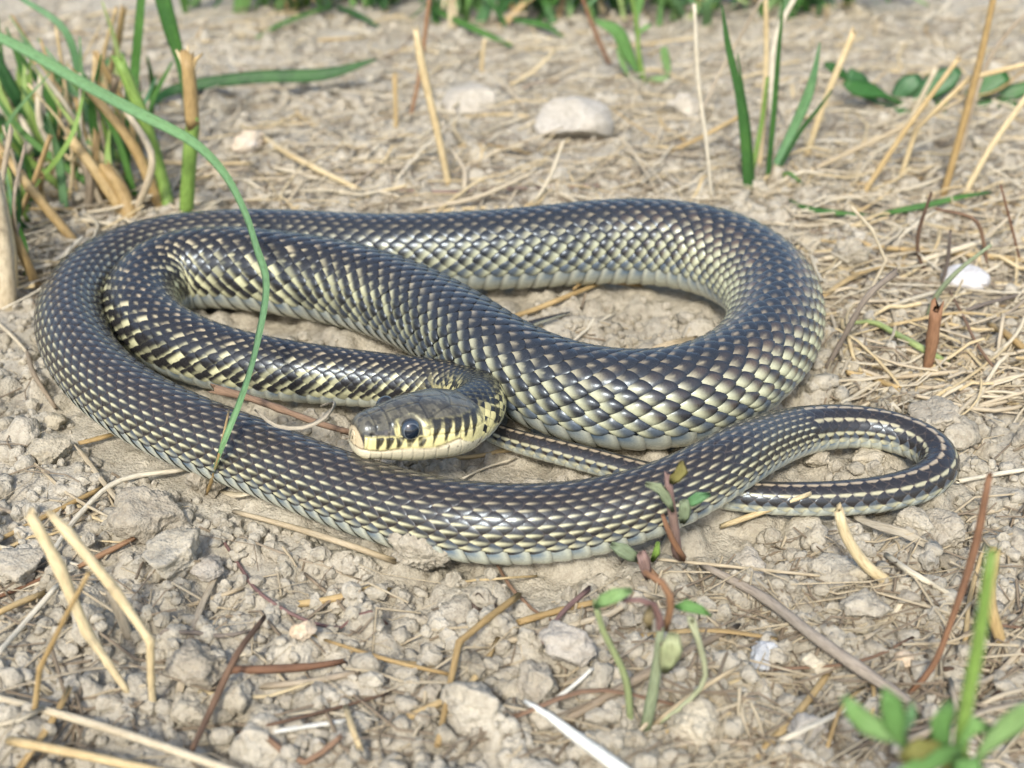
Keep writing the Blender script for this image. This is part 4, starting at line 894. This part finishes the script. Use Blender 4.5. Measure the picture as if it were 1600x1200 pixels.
# grass at the back edge of the bare patch
for nm, (x0, x1, y0, y1), nbl, lab_ in (('grass_tuft', (680, 900, 0, 50), 44, 'dense green grass tuft at the top edge, left of the distant seedling'), ('grass_tuft', (890, 1120, 0, 46), 44, 'dense green grass tuft at the top edge, behind the distant seedling'),
        ('grass_tuft', (1100, 1330, -5, 34), 36, 'loose pale green grass tuft at the top edge behind the upright blades'), ('grass_tuft', (290, 480, -20, 26), 40, 'dark green grass tuft at the top edge, behind the left clump'), ('grass_tuft', (470, 690, -25, 22), 40, 'shaded grass tuft at the top edge above the frayed stalk')):
    gt = plant(nm, lab_, 'grass tuft', ((x0+x1)/2, max(y1-10, -30)))
    for k in range(nbl):
        bx, by = rng.uniform(x0, x1), rng.uniform(y0, y1); L = rng.uniform(60, 170); ln_ = rng.normal(.1, .9); w = rng.uniform(7, 17)
        part('blade', None, rng.choice(['green', 'leaf', 'bluegreen', 'straw', 'lightgreen'], p=[.4, .2, .15, .1, .15]), [w, w, w*.8, w*.2], [(bx, by, 0), (bx+L*.3*ln_, by-L*.5, rng.normal(0, 12)), (bx+L*.9*ln_, by-L*.75, rng.normal(-8, 20)), (bx+L*1.6*ln_, by-L*.45+rng.uniform(-10, 40), rng.normal(-15, 25))], 'blade', parent=gt)
for (lab_, pts_, w) in (('green blade drooping flat toward the seedling from the far grass', [(800, 30, 6), (850, 40, 6), (880, 58, 4)], [8, 12, 5]), ('olive blade lying far behind the left coil', [(400, 60, 4), (440, 38, 5), (520, 8, 6)], [6, 10, 8]), ('yellow-green blade lying below the far grass', [(524, 10, 5), (560, 24, 5), (592, 42, 3)], [6, 9, 4]), ('long green blade lying flat under the far grass', [(672, 12, 8), (730, 40, 6), (800, 72, 3)], [8, 11, 6])):
    lie('green_blade_straw', lab_, 'green', w, pts_, kind='blade', fold=.2)

# ------------------------------------------------------------------ stones, clods
def ico(sub):
    import bmesh
    bm = bmesh.new(); bmesh.ops.create_icosphere(bm, subdivisions=sub, radius=1); v = np.array([x.co[:] for x in bm.verts]); f = np.array([[q.index for q in p.verts] for p in bm.faces]); bm.free(); return v, f
ICO = {k: ico(k) for k in (1, 2, 3, 4, 5)}
def rock_shape(sub, seed, facets=11, fine=.10, lump=.25):
    r_ = np.random.default_rng(seed); v, f = ICO[sub]; rad = np.full(len(v), 1.15)
    for k in range(facets):
        n = r_.normal(size=3); n /= np.linalg.norm(n); d = r_.uniform(.52, .95); c = v@n
        rad = np.minimum(rad, np.where(c > .05, d/np.maximum(c, .05), 9))
    off = r_.uniform(-50, 50, 3)
    nz = np.array([mnoise.fractal(Vector(p*1.6+off), 1.0, 2.0, 4) for p in v]); n2 = np.array([mnoise.fractal(Vector(p*5.0+off), .8, 2.0, 4) for p in v])
    n3 = np.array([mnoise.noise(Vector(p*13.0+off)) for p in v])
    rad = rad*(1+lump*nz) + fine*n2*.6 + fine*.35*n3
    return v*rad[:, None], f
def stone(name, label, cat, mat, px, py, wpx, hpx, seed, sub=5, depth=1.0, sink=.22, fine=.10, lump=.2, facets=11, rz=0.0):
    p = G(px, py + hpx*.30); d = proj(p)[2]; rx = wpx*.54*d/FPX; rzv = hpx*.56*d/FPX
    v, f = rock_shape(sub, seed, facets, fine, lump); a = rz; ca, sa = math.cos(a), math.sin(a)
    v = np.stack([v[:, 0]*ca-v[:, 1]*sa, v[:, 0]*sa+v[:, 1]*ca, v[:, 2]], 1); v = v/np.abs(v).max(0)
    v = v*np.array([rx, rx*depth, rzv*.95])
    o = link(name, mesh_np(name, v, F3=f, mat=M[mat])); o.location = (p[0], p[1]+rx*depth*.2, p[2]+rzv*(1-2*sink)); tag(o, label, cat); return o
stone('soil_clod', 'big angular grey clod left of the foreground stubble', 'clod', 'clod', 240, 806, 128, 84, 3, depth=.9)
stone('soil_clod', 'rough crumbly clod touching the snake\'s front belly', 'clod', 'clod', 660, 880, 124, 104, 5, depth=.55, fine=.24, lump=.25, sink=.02)
stone('stone', 'pale angular stone left of the wilted seedling', 'stone', 'pale_stone', 884, 1010, 92, 72, 8, depth=.9, facets=9, fine=.04)
stone('soil_clod', 'grey knobbly clod at the left coil\'s lower edge', 'clod', 'clod', 84, 706, 72, 48, 12)
stone('soil_clod', 'clod wedged under the withered tip of the long blade', 'clod', 'clod', 322, 750, 66, 66, 13)
stone('soil_clod', 'large rounded clod right of the bent golden straw', 'clod', 'clod', 742, 1100, 104, 88, 15, fine=.12)
stone('stone', 'large pale stone far behind the snake\'s middle', 'stone', 'pale_stone', 898, 186, 118, 84, 21, facets=5, fine=.02, lump=.10, sink=.35)
stone('stone', 'long pale stone left of the large distant one', 'stone', 'pale_stone', 742, 156, 100, 44, 23, facets=4, fine=.02, lump=.10, sink=.35)
stone('stone', 'small cream stone by the green stalk at left back', 'stone', 'orange_stone', 391, 226, 54, 40, 25, facets=8, fine=.05)
stone('soil_clod', 'round grey clod just right of the snake\'s right bend', 'clod', 'clod', 1330, 400, 52, 52, 27, fine=.12)
stone('shell', 'smooth white shell among straw at right', 'shell', 'shell', 1509, 438, 70, 36, 29, facets=0, fine=.0, lump=.06)
stone('soil_clod', 'pointed brown clod left of the long grey stick\'s end', 'clod', 'clod', 1350, 948, 86, 70, 31, facets=8)
stone('stone', 'bluish white stone above the wilted seedling\'s right side', 'stone', 'blue_stone', 1192, 1026, 50, 42, 33, facets=8, fine=.05)
stone('stone', 'flat pale stone embedded below the purple seedling', 'stone', 'pale_stone', 1158, 872, 74, 44, 35, sink=.6, facets=8, fine=.05)
stone('pebble', 'small cream and orange pebble in the crusted soil', 'pebble', 'orange_stone', 474, 984, 42, 36, 37, facets=8, fine=.04)
stone('soil_clod', 'grey clod at the left edge below the yellow straw', 'clod', 'clod', 22, 884, 96, 60, 39)
stone('soil_clod', 'pale clod below the big angular grey one', 'clod', 'clod', 276, 868, 92, 66, 41)
stone('stone', 'small smooth pale stone right of the big angular grey clod', 'stone', 'pale_stone', 322, 890, 54, 36, 43, facets=7, fine=.05)
stone('soil_clod', 'clod in the tail loop\'s left half', 'clod', 'clod', 1272, 718, 46, 38, 45)
stone('soil_clod', 'flat clod in the tail loop\'s right half', 'clod', 'clod', 1362, 716, 70, 36, 47)
stone('soil_clod', 'large flat clod just outside the tail loop', 'clod', 'clod', 1470, 652, 90, 44, 49)
stone('soil_clod', 'square clod below the tail loop', 'clod', 'clod', 1424, 820, 60, 52, 51)
stone('soil_clod', 'big clod below the curled pinkish leaf', 'clod', 'clod', 1470, 828, 70, 60, 53)
stone('soil_clod', 'wide clod under the brown cut stem', 'clod', 'clod', 1318, 900, 90, 60, 55)
stone('soil_clod', 'smooth oblong clod behind the dark leaning twig', 'clod', 'clod', 300, 1108, 66, 50, 57)
stone('soil_clod', 'clod right of the dark leaning twig', 'clod', 'clod', 366, 1096, 76, 56, 59)
stone('soil_clod', 'large clod at the bottom edge under the thin dark twig', 'clod', 'clod', 400, 1170, 92, 60, 61)
stone('soil_clod', 'knobbly clod left of the dark leaning twig', 'clod', 'clod', 310, 1042, 100, 86, 63, fine=.16)
stone('soil_clod', 'large clod at the bottom right of the wilted seedling', 'clod', 'clod', 1090, 1140, 84, 66, 65)
stone('soil_clod', 'pale clod in the bottom right left of the leafy weed', 'clod', 'pale_stone', 1262, 1150, 74, 66, 67, fine=.14)
stone('soil_clod', 'clod under the long grey stick', 'clod', 'clod', 1272, 1036, 60, 54, 69)
stone('pebble', 'smooth brown seed-like pebble right of the long grey stick', 'pebble', 'orange_stone', 1412, 1030, 30, 24, 71, facets=0, fine=.02, lump=.1)
stone('soil_clod', 'dark clod under the pale angular stone', 'clod', 'clod', 846, 1072, 76, 66, 73)
stone('soil_clod', 'grey clod at the back beside the distant stones', 'clod', 'pale_stone', 1066, 168, 60, 46, 75)
dl_ = plant('dead_leaf', 'small dark crumpled dead leaf beside the bent golden straw', 'leaf', (758, 950))
for pts_, ws in (([(750, 962, 0), (748, 948, 0), (752, 934, 0), (746, 926, 0)], [8, 20, 18, 6]), ([(752, 962, 0), (740, 950, -1), (734, 944, -1)], [8, 16, 8]), ([(758, 964, 0), (770, 950, -1), (776, 944, -1)], [8, 16, 8])):
    sp_('lobe', None, 'darkleafdry', ws, pts_, 'blade', pr=dl_, att=True)


LANDMARKS = [('the white shell', 1509, 438), ('the orange-brown peg', 1458, 530), ('the round grey clod', 1330, 400), ('the green grass tuft', 1185, 290), ('the large distant pale stone', 898, 186), ('the long distant pale stone', 742, 156),
    ('the frayed pale stalk', 690, 270), ('the green cut stalk', 285, 325), ('the stubble clump', 110, 330), ("the snake's left edge", 60, 520), ('the big angular grey clod', 240, 806), ('the yellow stubble stalk', 130, 985), ('the dark leaning twig', 350, 1070),
    ('the purplish root', 450, 955), ('the clod touching the belly', 662, 892), ('the bent golden straw', 716, 1010), ('the pale angular stone', 884, 1010), ('the wilted seedling', 1000, 1130), ('the purple seedling', 1052, 830), ('the tail loop', 1400, 790),
    ('the brown cut stem', 1350, 890), ('the long grey stick', 1270, 1000), ('the leafy weed', 1490, 1160), ("the right loop's inside", 960, 500), ('the thick reddish root', 440, 1045), ('the broad-leaved weed', 1420, 165), ('the distant seedling', 1005, 130),
    ('the white straw strip', 490, 1135), ('the bleached corner straw', 150, 1140), ('the bluish white straw', 920, 1165), ('the yellow diagonal straw', 480, 255), ("the snake's right bend", 1285, 500), ('the arched dark twig', 1530, 350), ("the tail loop's far side", 1420, 640)]
ORD = ['closest', 'second closest', 'third closest', 'fourth closest', 'fifth closest', 'sixth closest', 'seventh closest', 'eighth closest', 'ninth closest', 'tenth closest'] + ['%dth closest' % k for k in range(11, 60)]
def name_by_place(objs, what):
    bins = {}
    for o in objs:
        q = proj(np.array(o.location)); best = min(LANDMARKS, key=lambda l: (l[1]-q[0])**2+((l[2]-q[1])*1.4)**2); dx, dy = q[0]-best[1], q[1]-best[2]
        dr = ('right of' if dx > 0 else 'left of') if abs(dx) > abs(dy)*1.3 else ('in front of' if dy > 0 else 'behind')
        bins.setdefault((what(o), dr, best[0]), []).append((math.hypot(dx, dy), o))
    for (w_, dr, nm), L_ in bins.items():
        for k, (_, o) in enumerate(sorted(L_, key=lambda e_: e_[0])): o['label'] = '%s, %s %s %s' % (w_, ORD[k], dr, nm)
# countable loose clods: alike, scattered
loose_clods = []
shapes = [mesh_np('clod_shape', rock_shape(3, 200+k, 9, .14, .28)[0], F3=ICO[3][1], mat=M['clod']) for k in range(14)]
spots = []
tries = 0
while len(spots) < 285 and tries < 20000:
    tries += 1
    py = 40+1190*rng.random()**.8; px = rng.uniform(-60, 1660); p = G(px, py)
    wpx = rng.choice([rng.uniform(16, 30), rng.uniform(26, 48), rng.uniform(44, 66)], p=[.5, .38, .12])*(.55+.45*min(1, py/800))
    r = wpx*.5*proj(p)[2]/FPX
    if clear_of_snake(p[0], p[1]) < r*.95: continue
    if fbm(np.array([p[0]*11]), np.array([p[1]*11]), 61, 2)[0] < .36 and wpx > 22: continue
    if any((p[0]-q[0])**2+(p[1]-q[1])**2 < (.8*(r+q[2]))**2 for q in spots): continue
    spots.append((p[0], p[1], r))
    o = link('soil_clod', shapes[rng.integers(14)]); s3 = r*rng.uniform(.85, 1.1, 3)*np.array([1, 1, .72]); o.scale = tuple(s3)
    o.rotation_euler = (rng.normal(0, .25), rng.normal(0, .25), rng.uniform(0, 6.28)); o.location = (p[0], p[1], float(hz(p[0], p[1]))+s3[2]*.25)
    tag(o, 'small dry clay clod lying loose among others on the cracked soil', 'clod', 'loose clay clods on the soil'); loose_clods.append(o)
name_by_place(loose_clods, lambda o: 'small loose clay clod' if max(o.scale) < .0042 else 'fist-shaped loose clay clod' if max(o.scale) > .0065 else 'middling loose clay clod')
print('clods', len(spots))
# crumbs nobody could count
def scatter_mesh(n, maker):
    Vs_, Fs_, k = [], [], 0
    for _ in range(n):
        r_ = maker()
        if r_ is None: continue
        v, f = r_; Vs_.append(v); Fs_.append(f+k); k += len(v)
    return np.concatenate(Vs_), np.concatenate(Fs_)
iv, if_ = ICO[1]; iv2, if2 = ICO[2]
def crumb():
    y = .14+.75*rng.random()**1.5; hw_ = .05+.45*y; x = rng.uniform(-hw_, hw_); r = .0006+.0022*rng.random()**2.5
    if clear_of_snake(x, y) < -.0015: return None
    big = r > .0014
    bv = (iv2 if big else iv); v = bv*(r*rng.uniform(.7, 1.15, 3))*(1+rng.normal(0, .16 if not big else .11, (len(bv), 1)))
    a = rng.uniform(0, 6.28); v = np.stack([v[:, 0]*math.cos(a)-v[:, 1]*math.sin(a), v[:, 0]*math.sin(a)+v[:, 1]*math.cos(a), v[:, 2]], 1)
    return v+np.array([x, y, float(hz(x, y))+r*.35]), (if2 if big else if_)
sh2 = [rock_shape(2, 400+k, 8, .16, .3) for k in range(16)]
def smallclod():
    y = .14+.75*rng.random()**1.5; hw_ = .05+.45*y; x = rng.uniform(-hw_, hw_); r = .0013+.0026*rng.random()**2
    if clear_of_snake(x, y) < r*.45 or fbm(np.array([x*11]), np.array([y*11]), 61, 2)[0] < .34: return None
    v, f = sh2[rng.integers(16)]; v = v*r*rng.uniform(.75, 1.1, 3)*np.array([1, 1, .8]); a = rng.uniform(0, 6.28)
    v = np.stack([v[:, 0]*math.cos(a)-v[:, 1]*math.sin(a), v[:, 0]*math.sin(a)+v[:, 1]*math.cos(a), v[:, 2]], 1)
    return v+np.array([x, y, float(hz(x, y))+r*.25]), f
v, f = scatter_mesh(3000, smallclod)
tag(link('small_clods', mesh_np('small_clods', v, F3=f, mat=M['soil'])), 'countless small clay lumps covering the cracked soil', 'soil lumps', kind='stuff')
v, f = scatter_mesh(15000, crumb)
tag(link('soil_crumbs', mesh_np('soil_crumbs', v, F3=f, mat=M['soil'], smooth=False)), 'fine clay crumbs strewn over the whole soil surface', 'soil crumbs', kind='stuff')

# loose straws, twigs: countable ones
def straw_zone():
    while True:
        px = rng.uniform(-60, 1660); py = rng.uniform(20, 1220)
        w = .13
        if py < 330: w = .9
        if px > 1250 and py < 640: w = 1.0
        if px < 320 and py < 470: w = .8
        if px > 1050 and py > 800: w = .5
        if rng.random() < w: return px, py
LAB = {'straw': ('thin golden straw piece lying loose on the soil', 'straw', 'loose golden straws'), 'pale_straw': ('pale bleached straw piece lying loose on the soil', 'straw', 'loose pale straws'),
       'grey_straw': ('grey weathered straw piece lying loose on the soil', 'straw', 'loose weathered straws'), 'twig': ('fine dark twig lying loose on the soil', 'twig', 'loose fine twigs')}
loose_st = []
cnt = 0
while cnt < 285:
    px, py = straw_zone(); p = G(px, py); Lm = rng.uniform(.016, .06)*(1 if py < 640 else .8); a = rng.uniform(0, 3.14) if rng.random() < .4 else rng.normal(.35, .45)
    q0 = p[:2]-.5*Lm*np.array([math.cos(a), math.sin(a)]); q1 = p[:2]+.5*Lm*np.array([math.cos(a), math.sin(a)])
    mid_ = (q0+q1)/2+rng.normal(0, .12)*Lm*np.array([-math.sin(a), math.cos(a)])
    P3 = np.array([q0, mid_, q1])
    if min(clear_of_snake(*t_) for t_ in P3) < .002: continue
    mt = rng.choice(['straw', 'pale_straw', 'grey_straw', 'twig'], p=[.30, .36, .24, .10]); w = rng.uniform(.0004, .00105)*(.8 if mt == 'twig' else 1)
    z = hz(P3[:, 0], P3[:, 1])+w; t_ = rng.uniform(0, .004, 3)*(rng.random() < .5)
    if rng.random() < .10 and py < 640: t_ = t_+np.array([0, .4, 1])*rng.uniform(.008, .02)
    Q = resample(np.c_[P3, z+t_], np.array([w, w, w*.8]), .006); Q[:, 2] = np.maximum(Q[:, 2], hz(Q[:, 0], Q[:, 1])+w*.3)
    o = link('loose_twig' if mt == 'twig' else 'loose_straw', sweep('loose_straw', Q, M[mt], 'tube', rng.choice([1.0, .5, .35]), origin=Q[0, :3])); o.location = tuple(Q[0, :3]); tag(o, *LAB[mt]); cnt += 1; loose_st.append(o)
name_by_place(loose_st, lambda o: {'loose golden straws': 'thin golden loose straw', 'loose pale straws': 'pale bleached loose straw', 'loose weathered straws': 'grey weathered loose straw'}.get(o['group'], 'fine dark loose twig'))
# the matted straw behind and at right
def litter():
    while True:
        px = rng.uniform(-80, 1680); py = rng.uniform(15, 660)
        w_ = .75 if py < 330 else 0.0
        if px > 1230: w_ = 1.0
        if px < 330 and py < 470: w_ = .9
        if rng.random() < w_: break
    p = G(px, py); Lm = .012+.05*rng.random()**1.6; a = rng.uniform(0, 6.28) if rng.random() < .35 else rng.normal(.25, .55); w = rng.uniform(.0003, .00085)
    d = np.array([math.cos(a), math.sin(a)]); nrm2 = np.array([-d[1], d[0]]); tt = np.linspace(-.5, .5, 6); bow = rng.normal(0, .10)*Lm
    Q = p[:2]+tt[:, None]*Lm*d+((1-4*tt**2)*bow)[:, None]*nrm2
    if min(clear_of_snake(*t_) for t_ in Q) < .002: return None
    z = hz(Q[:, 0], Q[:, 1]); z = np.maximum(z, np.linspace(z[0], z[-1], 6))+w+np.linspace(0, 1, 6)*rng.uniform(0, .008)*(rng.random() < .6)
    C3 = np.c_[Q, z]; nrm = np.array([nrm2[0], nrm2[1], 0]); up_ = np.array([0, 0, 1.0]); f_ = rng.choice([.9, .5, .3])
    V_ = np.stack([C3+nrm*w, C3+nrm*w*.5+up_*w*f_, C3-nrm*w*.5+up_*w*f_, C3-nrm*w, C3-nrm*w*.5-up_*w*f_, C3+nrm*w*.5-up_*w*f_])
    F_ = [[i*6+j, ((i+1) % 6)*6+j, ((i+1) % 6)*6+j+1, i*6+j+1] for i in range(6) for j in range(5)]
    return V_.reshape(-1, 3), np.array(F_)
for mt, n_, lab_ in (('straw', 420, 'matted golden straw litter behind and right of the snake'), ('pale_straw', 620, 'matted pale straw litter behind and right of the snake'), ('grey_straw', 620, 'matted weathered grey straw litter behind and right of the snake')):
    v, f = scatter_mesh(n_, litter); me = mesh_np('straw_litter', v, f, mat=M[mt]); uv = me.uv_layers.new(name='UVMap')
    li = np.zeros(len(me.loops), np.int32); me.loops.foreach_get('vertex_index', li); uv.data.foreach_set('uv', np.stack([(li % 36)//6/6+ (li//36)*.37, (li % 6)*.5+(li//36)*1.7], 1).astype(np.float32).ravel())
    tag(link('straw_litter', me), lab_, 'straw litter', kind='stuff')
# chaff
def fibre():
    px, py = straw_zone(); p = G(px, py); Lm = .004+.030*rng.random()**2; a = rng.uniform(0, 6.28) if rng.random() < .5 else rng.normal(.3, .5); w = rng.uniform(.00012, .0005)
    d = np.array([math.cos(a), math.sin(a)]); Q = np.stack([p[:2]-d*Lm*.5, p[:2]+rng.normal(0, .14, 2)*Lm, p[:2]+d*Lm*.5])
    if min(clear_of_snake(*t_) for t_ in Q) < .0015: return None
    z = hz(Q[:, 0], Q[:, 1])+w+rng.uniform(0, .0035, 3)*(rng.random() < .6); C3 = np.c_[Q, z]; nrm = np.array([-d[1], d[0], 0])
    V_ = np.concatenate([C3+nrm*w, C3+np.array([0, 0, w*.8]), C3-nrm*w, C3-np.array([0, 0, w*.8])]).reshape(4, 3, 3)
    F_ = [[(i)*3+j, ((i+1) % 4)*3+j, ((i+1) % 4)*3+j+1, i*3+j+1] for i in range(4) for j in range(2)]
    return V_.reshape(-1, 3), np.array(F_)
for nm, mt, n_, lab_ in (('straw_chaff', 'pale_straw', 3200, 'fine pale straw chaff strewn over the soil'), ('straw_chaff', 'grey_straw', 3000, 'fine grey-brown plant fibres strewn over the soil')):
    v, f = scatter_mesh(n_, fibre); me = mesh_np(nm, v, f, mat=M[mt]); me.uv_layers.new(name='UVMap')
    tag(link(nm, me), lab_, 'chaff', kind='stuff')
